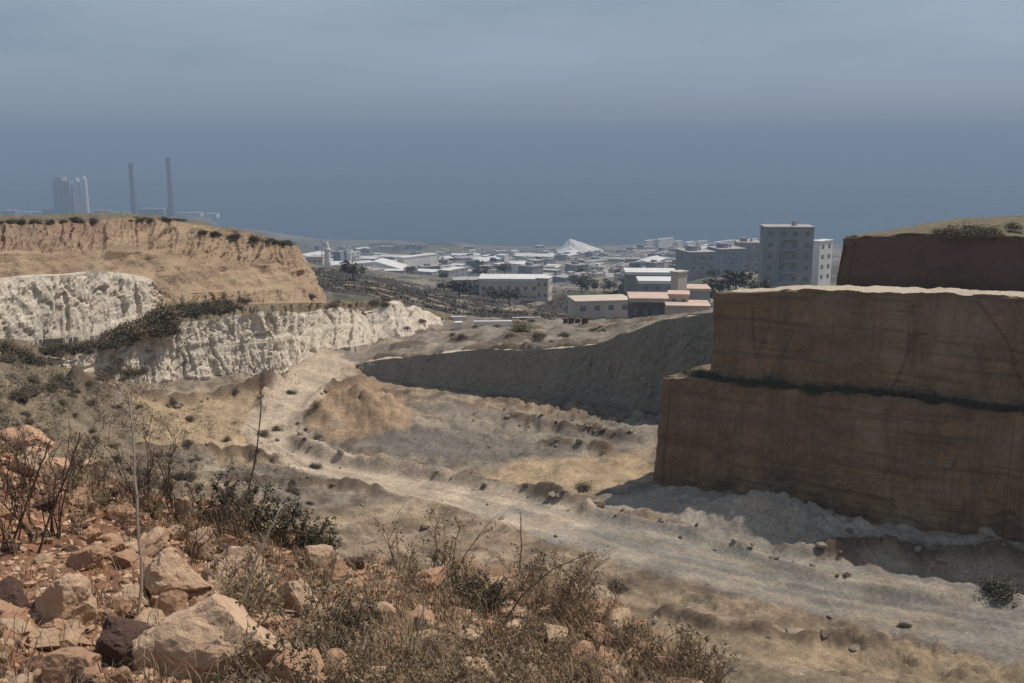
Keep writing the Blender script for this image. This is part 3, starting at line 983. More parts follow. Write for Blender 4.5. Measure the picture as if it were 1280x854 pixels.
for px, tpy in ((1042, 297), (1150, 292), (1280, 296), (1550, 300)):
    a = lowF[0] + side * 9.5; b = lowF[2] + side * 9.5
    d = ray(px, 330)
    t = ((a.x * (b.y - a.y) - a.y * (b.x - a.x)) / (d.x * (b.y - a.y) - d.y * (b.x - a.x)))
    f = Vector((d.x * t, d.y * t, 0)); topF.append(f)
    topT.append(P(px, tpy, f.y).z); topB.append(np.interp(f.x, [g.x for g in midF], midT) - 0.1)
block('upper_bench', topF, topT, topB, 24, [M['dark_face'], M['scrub_top']], 501, 0.3, batter=0.4, top_rise=0.2)
# hill behind the upper bench
hc = []
for px, py, Y in ((1130, 312, 92), (1165, 305, 90), (1200, 298, 88), (1245, 292, 86), (1290, 290, 84), (1420, 279, 80), (1600, 266, 76)):
    p = P(px, py, Y)
    hc.append([p + Vector((-3.0, -7, -4.5)), p + Vector((-1.5, -4, -1.3)), p, p + Vector((4, 10, 0.3)), p + Vector((12, 30, -5))])
loft('hill', hc, [8, 8, 8, 8], 160, [M['scrub_top']], [0, 0, 0, 0], cliff_disp('ssss', 551, 0.4))

# ------------------------------------------------------------------ sea
sea_m, nt, b = mat_new('sea_water', 0.28)
b.inputs['Base Color'].default_value = (0.03, 0.062, 0.09, 1)
b.inputs['Specular IOR Level'].default_value = 0.5
b.inputs['IOR'].default_value = 1.33
t = nt.nodes.new('ShaderNodeTexCoord')
fr, _ = noise_fac(nt, t.outputs['Object'], 1.0, 0.42, 0.66, 3, stretch=(0.00012, 0.0006, 1))
mr = nt.nodes.new('ShaderNodeMapRange'); nt.links.new(fr, mr.inputs['Value'])
mr.inputs['To Min'].default_value = 0.34; mr.inputs['To Max'].default_value = 0.18
nt.links.new(mr.outputs['Result'], b.inputs['Roughness'])
n1 = nd(nt, 'ShaderNodeTexNoise', Scale=0.05, Detail=5.0, Roughness=0.65)
nt.links.new(t.outputs['Object'], n1.inputs['Vector'])
bump(nt, b, [(n1.outputs['Fac'], 1.0)], 3.0, 0.6)
me = bpy.data.meshes.new('sea')
S_ = 42000
me.from_pydata([(-S_, 900, SEA_Z), (S_, 900, SEA_Z), (S_, S_, SEA_Z), (-S_, S_, SEA_Z)], [], [(0, 1, 2, 3)])
me.materials.append(sea_m)
tag(link('sea', me), kind='structure')

# ------------------------------------------------------------------ haze
hm = bpy.data.materials.new('haze')
hm.use_nodes = True
nt = hm.node_tree
nt.nodes.remove(nt.nodes['Principled BSDF'])
pv = nt.nodes.new('ShaderNodeVolumePrincipled')
pv.inputs['Color'].default_value = (*HAZE_COLOR, 1)
pv.inputs['Density'].default_value = HAZE_DENSITY
pv.inputs['Anisotropy'].default_value = 0.0
nt.links.new(pv.outputs['Volume'], nt.nodes['Material Output'].inputs['Volume'])
hz = MB().box(-S_ - 500, S_ + 500, -400, S_ + 500, SEA_Z - 12, 60).build('haze', hm)
tag(hz, kind='stuff')

# ------------------------------------------------------------------ placing
bvh = BVHTree.FromPolygons([tuple(v) for v in np.concatenate(BV)], [tuple(int(i) for i in f) for f in np.concatenate(BF)])


def hit(px, py, fallback=100.0):
    d = ray(px, py).normalized()
    h = bvh.ray_cast(Vector((0, 0, 0)), d, 6000)
    return (h[0], h[1]) if h[0] is not None else (P(px, py, fallback), Vector((0, 0, 1)))


def ground(x, y):
    h = bvh.ray_cast(Vector((x, y, 80)), Vector((0, 0, -1)), 600)
    return h[0] if h[0] is not None else Vector((x, y, SEA_Z))


#@@OBJECTS@@
def copy_tree(o, parent=None):
    c = o.copy(); col.objects.link(c)
    if parent: c.parent = parent
    for ch in KIDS.get(o.name, []): copy_tree(ch, c)
    return c


KIDS = {}


def remember(o):
    KIDS[o.name] = [c for c in bpy.data.objects if c.parent == o]
    for c in KIDS[o.name]: remember(c)
    return o


def set_mat(o, m):
    o.material_slots[0].link = 'OBJECT'; o.material_slots[0].material = m


# ---------------------------------------------------------------- plants
def leaves(cent, size, rg, flat=0.0, asp=0.55):
    """one small folded leaf per centre"""
    n = len(cent)
    a = rg.normal(size=(n, 3)); a[:, 2] = a[:, 2] * (1 - flat) + 0.2; a /= np.linalg.norm(a, axis=1, keepdims=True)
    b_ = np.cross(a, rg.normal(size=(n, 3))); b_ /= np.linalg.norm(b_, axis=1, keepdims=True)
    s_ = size * rg.uniform(.6, 1.4, (n, 1))
    v = np.stack([cent - a * s_, cent + b_ * s_ * asp, cent + a * s_, cent - b_ * s_ * asp], 1).reshape(-1, 3)
    return v, np.arange(n * 4).reshape(n, 4)


def np_mesh(name, v, f, m_):
    me_ = bpy.data.meshes.new(name)
    me_.from_pydata(v.tolist(), [], f.tolist())
    me_.materials.append(m_)
    return me_



# ---------------------------------------------------------------- buildings
WIN = M['far_glass']


def house(name, px0, px1, ytop, ybase, Y, depth, rz, wall, roof, floors=0, cols=0, label=None, cat='building', group=None, parapet=0.4, roofkind='flat', side=0, found=8.0):
    w_ = (px1 - px0) / F * Y / CO
    p = P((px0 + px1) / 2, ybase, Y); top = P((px0 + px1) / 2, ytop, Y)
    h = top.z - p.z
    o = empty(name, (p.x, p.y + depth / 2, p.z), rz)
    w_ /= max(0.5, math.cos(rz))
    hw, hd = w_ / 2, depth / 2
    MB().box(-hw, hw, -hd, hd, -found, h).build('wall', wall, o)
    if roofkind == 'flat':
        m = MB().box(-hw - 0.25, hw + 0.25, -hd - 0.25, hd + 0.25, h, h + parapet)
        m.build('roof', roof, o)
    elif roofkind == 'gable':
        r = h * 0.25 + 0.8
        MB().add([(-hw - .4, -hd - .4, h + .02), (hw + .4, -hd - .4, h + .02), (hw + .4, hd + .4, h + .02), (-hw - .4, hd + .4, h + .02), (-hw - .4, 0, h + r), (hw + .4, 0, h + r)],
                 [(0, 1, 5, 4), (2, 3, 4, 5), (0, 4, 3), (1, 2, 5), (0, 3, 2, 1)]).build('roof', roof, o)
    elif roofkind == 'lean':                  # big bright pitch facing inland, high at its left end
        q_ = [(-hw, -hd, h + .02), (hw, -hd, h + .02), (hw, hd, h + .02), (-hw, hd, h + .02), (-hw * .75, hd, h * 5.2), (hw * .9, hd, h * 1.3), (-hw * .9, hd * .3, h * 4.2)]
        MB().add(q_, [(0, 1, 5, 4, 6), (2, 3, 4, 5), (1, 2, 5), (0, 6, 4, 3), (0, 3, 2, 1)]).build('roof', roof, o)
    elif roofkind == 'shed':                  # one pitch falling to the right
        r = h * 0.85
        MB().add([(-hw, -hd, h + .02), (hw, -hd, h + .02), (hw, hd, h + .02), (-hw, hd, h + .02), (-hw * .55, -hd, h + r), (-hw * .55, hd, h + r)],
                 [(0, 1, 4), (2, 3, 5), (1, 2, 5, 4), (0, 4, 5, 3), (0, 3, 2, 1)]).build('roof', roof, o)
    for r in range(floors):
        for c in range(cols):
            fx = -hw + w_ * (c + 0.5) / cols; fz = h * (r + 0.5) / floors
            ww, wh = min(w_ / cols * 0.20, 0.8), min(h / floors * 0.22, 0.75)
            MB().box(fx - ww, fx + ww, -hd - 0.06, -hd + 0.05, fz - wh, fz + wh).build('window', WIN, o)
    for r in range(floors if side else 0):
        for c in range(side):
            fy = -hd + depth * (c + 0.5) / side; fz = h * (r + 0.5) / floors
            wh = min(h / floors * 0.26, 0.9)
            MB().box(hw - 0.05, hw + 0.06, fy - 0.7, fy + 0.7, fz - wh, fz + wh).build('window', WIN, o)
    if cat == 'apartment block':
        tk = MB().tube([(hw * .3, 0, h + parapet), (hw * .3, 0, h + parapet + 1.7)], [.9, .9], 10); tk.build('water_tank', M['steel'], o)
        if Y > 340: MB().box(-hw * .6, -hw * .1, -hd * .4, hd * .4, h + parapet, h + parapet + 2.4).build('stair_house', wall, o)
        for r in range(1, floors):
            MB().box(-hw * .3, hw * .35, -hd - 1.0, -hd - .02, h * r / floors - .12, h * r / floors + .7).build('balcony', wall, o)
    tag(o, label, cat, group)
    return o


H = house
W_, C_, G_, K_, D_, B_ = M['white_wall'], M['cream_wall'], M['grey_wall'], M['pink_wall'], M['dark_wall'], M['blue_wall']
RW, RG = M['roof_white'], M['roof_grey']
# big blocks on the right, behind the quarry
H('apartment_building', 955, 1014, 285, 356, 330, 9, -0.08, G_, RG, 5, 4, 'large grey apartment block in shade left of the dark upper quarry bench', cat='apartment block', side=3)
H('house', 1016, 1037, 302, 352, 380, 4, 0.7, W_, RW, 4, 2, 'narrow white block squeezed between grey apartment block and dark upper bench', cat='building')
H('apartment_building', 855, 888, 316, 366, 520, 18, 0.25, G_, RG, 4, 3, 'grey block in haze behind the tall pale pillar of the quarry plant', cat='apartment block')
H('apartment_building', 893, 926, 312, 362, 560, 16, 0.3, B_, RG, 5, 3, 'bluish grey block with pale left edge, left of the biggest apartment block', cat='apartment block')
H('apartment_building', 922, 950, 304, 356, 620, 16, -0.1, G_, RG, 5, 3, 'grey block half hidden by the biggest apartment block', cat='apartment block')
# quarry plant on the rim
H('plant_building', 789, 840, 378, 402, 215, 9, -0.06, D_, K_, 1, 4, 'dark shed with pinkish roof slab standing on the pit rim', cat='shed', parapet=0.9)
H('plant_building', 836, 888, 384, 394, 200, 7, -0.1, K_, K_, 0, 0, 'low pinkish slab building against the top of the pit face', cat='shed', parapet=0.35)
H('plant_building', 838, 862, 370, 394, 205, 5, -0.15, K_, K_, 2, 2, 'small square pinkish block between the dark shed and the low slab', cat='building', parapet=0.4)
H('plant_tower', 842, 855, 341, 384, 232, 2.2, 0.7, C_, C_, 0, 0, 'tall narrow pale tower above the pinkish quarry buildings', cat='tower', parapet=0.3)
H('plant_building', 784, 846, 344, 352, 300, 10, -0.05, G_, RW, 0, 0, 'long grey shed with bright flat roof left of the pale tower', cat='shed', parapet=0.9)
H('plant_building', 800, 846, 355, 366, 280, 9, -0.05, G_, RW, 1, 3, 'grey shed with bright roof just in front of the longer shed', cat='shed', parapet=0.9)
H('plant_building', 716, 786, 378, 392, 250, 9, 0.18, C_, C_, 1, 4, 'long low cream shed left of the dark shed on the rim', cat='shed', parapet=0.5)
H('plant_building', 850, 888, 364, 372, 260, 8, -0.05, G_, K_, 0, 0, 'low shed with pinkish roof behind the slab building, right of the pale tower', cat='shed', parapet=0.7)
# middle distance
H('school_building', 600, 684, 352, 369, 420, 15, -0.04, C_, RW, 1, 8, 'long pale building with bright white roof above the dark scrub slope', cat='building', parapet=1.2)
H('house', 566, 600, 351, 366, 430, 10, 0.1, G_, RG, 1, 4, 'low grey building at the left end of the long pale building', cat='building')
H('house', 673, 688, 349, 376, 400, 8, -0.25, C_, RW, 2, 2, 'small upright pale building at the right end of the long pale building', cat='building', side=2)
H('hall', 503, 541, 321, 344, 760, 7, 0.85, W_, RW, 0, 0, 'big white hall with broad blank front, brightest in the left town', cat='hall', parapet=0.8)
H('hall', 460, 505, 336, 347, 720, 22, -0.15, C_, RW, 0, 0, 'pale hall with one sloping roof at the left of the big white hall', cat='hall', roofkind='shed')
H('house', 414, 462, 331, 342, 700, 8, 0.6, W_, RW, 1, 6, 'low pale mosque building right of the white minaret', cat='mosque', parapet=0.9)
H('house', 386, 406, 322, 340, 720, 12, -0.2, C_, RG, 2, 3, 'beige house left of the minaret beside the orange hill', cat='house')
H('tower_block', 418, 427, 315, 331, 1100, 14, -0.15, B_, RG, 4, 2, 'bluish tower block next right of the minaret', cat='apartment block', side=2)
H('tower_block', 428, 435, 314, 331, 1120, 14, -0.15, B_, RG, 4, 2, 'bluish tower block between its twin and the white block', cat='apartment block', side=2)
H('tower_block', 436, 447, 316, 331, 1080, 7, 0.8, W_, RW, 4, 2, 'white tower block right of the two bluish ones', cat='apartment block', side=2)
# seafront
def stockpile():
    p = P(725, 313, 1750); k_ = 1750 / F
    n_, m_ = 60, 30
    u_ = np.linspace(-1, 1, n_)[None, :] * np.ones((m_, 1)); v_ = np.linspace(-1, 1, m_)[:, None] * np.ones((1, n_))
    crest = np.interp(u_, [-1, -.62, -.45, .2, .7, 1], [0, .7, 1, .62, .3, 0]) * np.clip(1 - np.abs(v_), 0, 1)
    hz_ = crest * 16 * k_ * (1 + .10 * fbm(u_ * 5, v_ * 4, 0, 4, 7)) - 1.5
    X, Y_, Z = p.x + u_ * 29 * k_, p.y + v_ * 30, p.z + hz_ + fbm(u_ * 12, v_ * 12, 0, 3, 8) * .5
    o = grid_mesh('stone_heap', X, Y_, Z, M['roof_white'], smooth=False, collide=False)
    del o['kind']
    tag(o, 'big white heap of crushed stone by the shore, its crest falling to the right', 'stone heap')


stockpile()
k = 0
for (a, b_, t_, g_, lab) in [(806, 818, 301, 311, 'first white seafront block from the left, taller than its neighbours'), (820, 842, 299, 311, 'widest bright white seafront block of the right-hand row'), (844, 852, 302, 312, 'small white seafront block right of the widest one'), (856, 868, 303, 312, 'white seafront block in the middle of the right-hand row'),
                             (871, 884, 302, 311, 'white seafront block left of the long low one'), (890, 922, 302, 310, 'long low white seafront block near the big grey apartment block'), (925, 948, 300, 309, 'last white seafront block, at the edge of the big grey apartment block')]:
    H('seafront_building', a, b_, t_, g_, 1950 + 20 * (k % 3), 9, 0.7 + 0.07 * (k % 4), W_, RW, 3, 4, lab, cat='building', group='white seafront buildings', parapet=0.8); k += 1

# minaret
def minaret():
    p = P(410, 338, 640); h = P(410, 301, 640).z - p.z
    o = empty('minaret', p)
    MB().box(-1.9, 1.9, -1.9, 1.9, -6, h * 0.28).build('base', M['white_wall'], o)
    MB().tube([(0, 0, h * .28), (0, 0, h * .74)], [2.0, 1.85], 12).build('shaft', M['white_wall'], o)
    MB().tube([(0, 0, h * .66), (0, 0, h * .69), (0, 0, h * .71)], [1.7, 2.5, 2.5], 12).build('balcony', M['roof_white'], o)
    MB().tube([(0, 0, h * .74), (0, 0, h * .86)], [1.15, 1.1], 10).build('lantern', M['white_wall'], o)
    MB().tube([(0, 0, h * .86), (0, 0, h)], [1.25, 0.08], 10).build('spire', M['roof_white'], o)
    tag(o, 'slim white minaret standing above the low pale mosque', 'minaret')


minaret()
for px, yt, yb, Y, lab in [(403, 299, 336, 720, 'thin grey mast just left of the white minaret'), (949, 296, 356, 310, 'thin dark pole at the left edge of the big grey apartment block'), (788, 378, 402, 208, 'thin dark post at the left corner of the dark shed'), (894, 326, 366, 350, 'pale concrete pole above the left corner of the middle quarry bench')]:
    p = P(px, yb, Y); h = P(px, yt, Y).z - p.z
    r = 0.5 * Y / F * 1.4
    o = empty('utility_pole', p)
    MB().tube([(0, 0, -3), (0, 0, h)], [r, r * 0.7], 7).build('pole', M['steel'] if 'grey' in lab or 'pale' in lab else M['dark_wall'], o)
    MB().box(-r * 3, r * 3, -r * .5, r * .5, h * 0.93, h * 0.95).build('crossarm', M['steel'], o)
    tag(o, lab, 'pole')

# power station far along the coast
def chimney(px, yt, lab):
    p = P(px, 274, 3000); h = P(px, yt, 3000).z - p.z
    o = empty('chimney', p)
    MB().tube([(0, 0, -4), (0, 0, h * .5), (0, 0, h)], [9.5, 7.6, 6.4], 16).build('shaft', M['chimney'], o)
    for a in (0.80, 0.92):
        MB().tube([(0, 0, h * a), (0, 0, h * (a + .05))], [7.4, 7.3], 16).build('band', M['chimney_red'], o)
    MB().tube([(0, 0, h * .97), (0, 0, h * .975)], [8.6, 8.6], 16).build('gallery', M['chimney'], o)
    tag(o, lab, 'chimney', 'power station chimneys')


chimney(168.5, 204, 'shorter left chimney of the hazy power station')
chimney(215, 197, 'taller right chimney of the hazy power station')
for a, b_, yt, wl, lab in [(73, 94, 221, M['grey_wall'], 'grey boiler house beside the two white silos'), (96.5, 103.5, 222, M['white_wall'], 'left one of two tall white silos far along the coast'), (105, 112.5, 220, M['white_wall'], 'right one of two tall white silos far along the coast')]:
    p = P((a + b_) / 2, 272, 2980); h = P(0, yt, 2980).z - p.z
    w2 = (b_ - a) / 2 / F * 2980
    if wl is M['grey_wall']:
        o = empty('boiler_house', p)
        MB().box(-w2, w2, -22, 22, -4, h * .9).build('wall', wl, o)
        MB().box(-w2 * .8, w2 * .1, -16, 16, h * .9, h).build('roof_house', M['roof_grey'], o)
        for q in range(3): MB().box(-w2 * .7 + q * w2 * .55, -w2 * .5 + q * w2 * .55, -22.3, -21.8, h * .15, h * .75).build('window', WIN, o)
        tag(o, lab, 'power station')
    else:
        o = empty('silo', p)
        MB().tube([(0, 0, -4), (0, 0, h * .93)], [w2, w2 * 0.92], 18).build('shell', wl, o)
        MB().tube([(0, 0, h * .93), (0, 0, h)], [w2 * 0.92, w2 * .35], 18).build('cap', M['roof_white'], o)
        tag(o, lab, 'silo', 'white silos')

for a, b_, yt, lab in [(2, 18, 264, 'low grey shore building at the far left below the power station'), (24, 52, 266, 'long low white shore building left of the boiler house'), (54, 70, 262, 'small grey block touching the boiler house'), (118, 134, 264, 'low grey block just right of the white silos'),
                       (138, 160, 267, 'long pale shed between silos and shorter chimney'), (174, 204, 262, 'turbine hall between the two chimneys'), (222, 250, 267, 'low pale shed right of the taller chimney'), (254, 270, 268, 'last small shed on the coast right of the chimneys')]:
    H('power_station_building', a, b_, yt, 272.5, 2960, 40, 0.05, G_ if 'grey' in lab or 'hall' in lab else W_, RG, 1, 4, lab, cat='building', group='low buildings of the power station', parapet=1.5)

# small houses of the town
protos = []
rng = random.Random(5)
for i, (wl, rf, n_) in enumerate([(W_, RW, 3), (W_, RG, 2), (C_, RW, 2), (C_, RG, 1), (G_, RW, 2), (G_, RG, 3), (B_, RG, 2), (W_, RW, 1)]):
    m = MB()
    hh = 3.2 * n_
    m.box(-6, 6, -5, 5, -5, hh, 0).box(-6.2, 6.2, -5.2, 5.2, hh, hh + .5, 1)
    if i % 2: m.box(-3, 0, -2, 2, hh + .5, hh + 2.6, 0)
    for fl in range(n_):
        for c in range(3):
            x_ = -4 + 4 * c
            m.box(x_ - .8, x_ + .8, -5.05, -4.9, fl * 3.2 + 1, fl * 3.2 + 2.4, 2)
            if c < 2: m.box(5.9, 6.05, -3 + 4 * c, -1.6 + 4 * c, fl * 3.2 + 1, fl * 3.2 + 2.4, 2)
    protos.append((m.mesh('house', [wl, rf, WIN]), ['white', 'white', 'cream', 'cream', 'grey', 'grey', 'bluish grey', 'white'][i], n_))
m = MB()
m.box(-14, 14, -8, 8, -5, 5, 0)
m.add([(-14.5, -8.5, 5.02), (14.5, -8.5, 5.02), (14.5, 8.5, 5.02), (-14.5, 8.5, 5.02), (-14.5, 0, 8), (14.5, 0, 8)], [(0, 1, 5, 4), (2, 3, 4, 5), (0, 4, 3), (1, 2, 5), (0, 3, 2, 1)], 1)
shed_me = m.mesh('warehouse', [G_, RW, WIN])
m = MB().box(-11, 11, -7, 7, -5, 4, 0).box(-11.4, 11.4, -7.4, 7.4, 4, 4.5, 1)
shed2_me = m.mesh('warehouse', [C_, RG, WIN])
placed = []
n_h = 0
tries = 0
while n_h < 285 and tries < 6000:
    tries += 1
    Y = math.exp(rng.uniform(math.log(650), math.log(2130)))
    px = rng.uniform(385, 1010)
    x = (px - 640) / F / 0.99 * Y
    if Y < 950 and rng.random() < .45: continue
    if any((x - a) ** 2 + (Y - b_) ** 2 < (10 + 0.012 * Y) ** 2 for a, b_ in placed): continue
    g_ = ground(x, Y)
    if g_.z < SEA_Z + 0.3: continue
    placed.append((x, Y))
    zone_ = 'near the shore' if Y > 1500 else ('in the middle of the town' if Y > 850 else 'on the near edge of the town')
    if rng.random() < 0.34 and Y > 800:
        me_ = shed_me if rng.random() < (0.5 if px < 660 else 0.2) else shed2_me
        o = link('warehouse', me_)
        s_ = rng.uniform(0.8, 1.5)
        o.scale = (s_ * rng.uniform(.9, 1.5), s_, s_ * .7)
        col_ = 'bright white roof' if me_ is shed_me else 'grey flat roof'
        tag(o, f'low warehouse with {col_} {zone_}', 'warehouse', f'warehouses with {col_} {zone_}')
    else:
        me_, cn, nf_ = protos[rng.choice([0, 1, 2, 3, 3, 4, 5, 5, 6, 6, 4, 5] if px < 660 or Y > 1800 else [1, 3, 3, 5, 5, 6, 6, 3, 5])]
        o = link('house', me_)
        o.scale = (rng.uniform(.8, 1.7), rng.uniform(.8, 1.4), rng.uniform(.6, 1.0))
        st = {1: 'single storey', 2: 'two storey', 3: 'three storey'}[nf_]
        tag(o, f'small {st} {cn} flat roofed house {zone_}', 'house', f'{st} {cn} houses {zone_}')
    o.location = g_
    o.rotation_euler = (0, 0, rng.uniform(-0.5, 0.2) if rng.random() < .45 else rng.uniform(.5, 1.2))
    n_h += 1

def tree(seed):
    rg = np.random.RandomState(seed)
    o = empty('tree', (0, 0, 0))
    cc = rg.normal(size=(9, 3)) * np.array([1.5, 1.5, 1.0]) + np.array([0, 0, 4.6])
    ix = rg.randint(0, 9, 420)
    v, f = leaves(cc[ix] + rg.normal(size=(420, 3)) * .75, .55, rg)
    link('crown', np_mesh('crown', v, f, M['leaf_dark']), o)
    m_ = MB().tube([(0, 0, -1), (.1, 0, 1.8), (0, .1, 3.8)], [.28, .22, .14], 6)
    for c in cc[:5]: m_.tube([(0, .05, 2.6), tuple(c)], [.12, .04], 4)
    m_.build('trunk', M['dark_stalk'], o)
    remember(o)
    return o


# ---------------------------------------------------------------- stones
def rock_mesh(seed, sub=3, cuts=9, sq=(1, 1, 1)):
    rg = np.random.RandomState(seed)
    bm = bmesh.new()
    bmesh.ops.create_icosphere(bm, subdivisions=sub, radius=1)
    v = np.array([q.co[:] for q in bm.verts])
    for k in range(cuts):
        n_ = rg.normal(size=3); n_ /= np.linalg.norm(n_)
        dd = rg.uniform(0.45, 0.8)
        e = v @ n_ - dd
        v = v - np.clip(e, 0, None)[:, None] * n_ * 0.96
    nn = fbm(v[:, 0] * 2.2 + seed, v[:, 1] * 2.2, v[:, 2] * 2.2, 4, seed, 0.55)
    n2_ = fbm(v[:, 0] * 7 + seed, v[:, 1] * 7, v[:, 2] * 7, 4, seed + 1, 0.6)
    st = np.sin(v[:, 2] * 17 + 2.5 * nn) * 0.012
    v = v * (1 + 0.10 * nn + 0.035 * n2_ + st)[:, None] * np.array(sq)
    for q, c in zip(bm.verts, v): q.co = c
    me_ = bpy.data.meshes.new('stone')
    bm.to_mesh(me_); bm.free()
    me_.materials.append(M['red_rock'])
    bb = v.max(0) - v.min(0)
    return me_, bb, v.min(0)


ROCKS = [rock_mesh(s, 5 if s in (2, 3, 6, 7, 9, 13, 15) else 4, 10 + s % 6, [(1, .8, .6), (1, .7, .45), (1, .9, .8), (1, .6, .4), (1, .8, .35), (.8, .8, .8)][s % 6]) for s in range(18)]


def put_rock(p, width, height, mat, rz, idx, name='stone', sink=0.2, tilt=(0, 0), depth=None):
    me_, bb, mn = ROCKS[idx % len(ROCKS)]
    o = link(name, me_)
    set_mat(o, mat)
    sx = width / bb[0]; sz = height / bb[2]
    sy = (depth or width * 0.75) / bb[1]
    o.scale = (sx, sy, sz)
    o.rotation_euler = (tilt[0], tilt[1], rz)
    o.location = p + Vector((0, 0, height * (0.5 - sink)))
    return o


M['brown_rubble'] = rock_mat('brown_rubble', (0.19, 0.14, 0.10), (0.24, 0.18, 0.13), (0.12, 0.09, 0.065), 0.5, 2.0, bd=0.1)
RBr = M['brown_rubble']
RR, RP, RD, RGy = M['red_rock'], M['pale_rock'], M['dark_rock'], M['grey_rock']
BIG = [  # x0, x1, y0, y1, material, shape, tilt, label
    (36, 110, 722, 790, RP, 2, (0.2, -0.1), 'whitish rounded stone at the far left of the red slope'),
    (160, 350, 744, 880, RP, 3, (0.3, 0.22), 'largest boulder, broad pale tan slab at the bottom left'),
    (126, 200, 784, 836, RD, 7, (0.1, 0.3), 'dark brown boulder with lit rim left of the largest boulder'),
    (188, 262, 692, 752, RP, 13, (0.2, 0.4), 'sloping pale slab above the largest boulder'),
    (258, 352, 700, 762, RP, 9, (0.15, 0.35), 'long pale slab tilted to the right, right of the sloping slab'),
    (338, 408, 720, 775, RP, 15, (0.1, 0.4), 'pale pointed slab nearest the dry weeds, right of the long slab'),
    (218, 246, 626, 658, RP, 8, (0, 0), 'small pale round stone on the crest of the slope'),
    (-10, 62, 534, 566, RR, 3, (0.1, 0.25), 'flat reddish slab at the left end of the crest'),
    (22, 68, 558, 602, RP, 0, (0.1, 0.2), 'pale block just below the flat slab at left'),
    (60, 92, 576, 606, RR, 5, (0, 0.2), 'reddish block right of the pale block below the crest'),
    (100, 128, 572, 598, RP, 11, (0, 0.1), 'small pale stone on the crest beside the dead stalks'),
    (236, 272, 664, 706, RP, 14, (0.2, 0), 'upright tan stone below the small round stone'),
    (272, 300, 668, 704, RR, 17, (0.1, 0.1), 'reddish stone touching the upright tan stone'),
    (84, 126, 682, 716, RR, 2, (0.1, 0.2), 'tan triangular stone above the whitish rounded stone'),
    (-20, 34, 724, 760, RD, 4, (0, 0.2), 'almost black stone at the left edge of the picture'),
    (86, 122, 616, 640, RR, 9, (0, 0.4), 'thin reddish slab lying near the dead stalks'),
    (130, 178, 628, 660, RR, 3, (0.1, 0.3), 'tilted reddish slab right of the dead stalks'),
    (200, 240, 742, 776, RR, 10, (0.1, 0.1), 'tan stone wedged behind the largest boulder'),
    (440, 500, 742, 790, RP, 12, (0.2, 0.2), 'pale stone among the dry weeds right of the boulders'),
    (300, 360, 768, 810, RR, 16, (0.1, 0.3), 'reddish stone at the right foot of the largest boulder'),
    (0, 44, 775, 800, RP, 1, (0, 0.1), 'low pale stone below the almost black stone'),
    (60, 120, 820, 860, RR, 8, (0.1, 0.1), 'tan stone at the bottom edge left of the dark boulder'),
    (340, 420, 820, 870, RR, 5, (0.1, 0.2), 'reddish boulder at the bottom edge right of the largest boulder'),
    (380, 420, 685, 712, RP, 14, (0, 0.2), 'curved pale stone at the end of the stony slope'),
]
for (x0, x1, y0, y1, mt, ix, tl, lab) in BIG:
    p, n_ = hit((x0 + x1) / 2, y1 - 0.25 * (y1 - y0))
    k = p.length / F
    hgt = (y1 - y0) * k * 1.05
    o = put_rock(p, (x1 - x0) * k, hgt, mt, rng.uniform(-0.3, 0.3), ix, 'boulder' if (x1 - x0) > 60 else 'stone', 0.28, tl)
    tag(o, lab, 'boulder' if (x1 - x0) > 60 else 'stone')
FGX = [0, 60, 130, 200, 300, 420, 560, 700, 800, 880]; FGY = [532, 566, 600, 626, 646, 692, 715, 742, 786, 852]
n_ = 0
while n_ < 262:
    px = rng.uniform(-40, 440) if rng.random() < 0.64 else rng.uniform(430, 860)
    yt = np.interp(px, FGX, FGY)
    py = yt + 3 + (rng.random() ** 1.1) * (900 - yt)
    p, nn = hit(px, py)
    if p.y > 12: continue
    k = p.length / F
    wpx = rng.choice([11, 14, 18, 22, 27, 34, 44]) * (0.7 + 0.6 * (py - 530) / 320)
    wd = wpx * k
    r_ = rng.random()
    mt, mn_ = (RR, 'reddish tan') if r_ < .5 else ((RP, 'pale tan') if r_ < .84 else (RD, 'dark brown'))
    size = 'small' if wd < 0.11 else ('fist sized' if wd < 0.16 else 'head sized')
    o = put_rock(p, wd, wd * rng.uniform(.28, .7), mt, rng.uniform(0, 6), rng.randrange(18), 'stone', 0.25, (rng.uniform(-.3, .4), rng.uniform(-.2, .6)))
    wh = 'on the stony red slope' if px < 430 else 'among the dry weeds'
    tag(o, f'{size} {mn_} stone lying {wh}', 'stone', f'{size} {mn_} stones {wh}')
    n_ += 1


def scatter_mesh(name, items, mat_list, kind='stuff'):
    """items: (point, size, material index): small angular stones in one mesh"""
    bm = bmesh.new(); bmesh.ops.create_icosphere(bm, subdivisions=1, radius=1)
    bv = np.array([v.co[:] for v in bm.verts]); bf = np.array([[v.index for v in f.verts] for f in bm.faces]); bm.free()
    rg = np.random.RandomState(3)
    V, Fc, Mi = [], [], []
    for i, (p, s_, mi) in enumerate(items):
        v = bv * (1 + 0.3 * rg.normal(size=(len(bv), 1))) * np.array([1, rg.uniform(.6, 1), rg.uniform(.4, .8)]) * s_
        a = rg.uniform(0, 6.3); c_, s2 = math.cos(a), math.sin(a)
        v = v @ np.array([[c_, s2, 0], [-s2, c_, 0], [0, 0, 1]])
        V.append(v + np.array(p)); Fc.append(bf + i * len(bv)); Mi += [mi] * len(bf)
    me_ = bpy.data.meshes.new(name)
    me_.from_pydata(np.concatenate(V).tolist(), [], np.concatenate(Fc).tolist())
    for m_ in mat_list: me_.materials.append(m_)
    me_.polygons.foreach_set('material_index', Mi); me_.update()
    o = link(name, me_); o['kind'] = kind
    return o


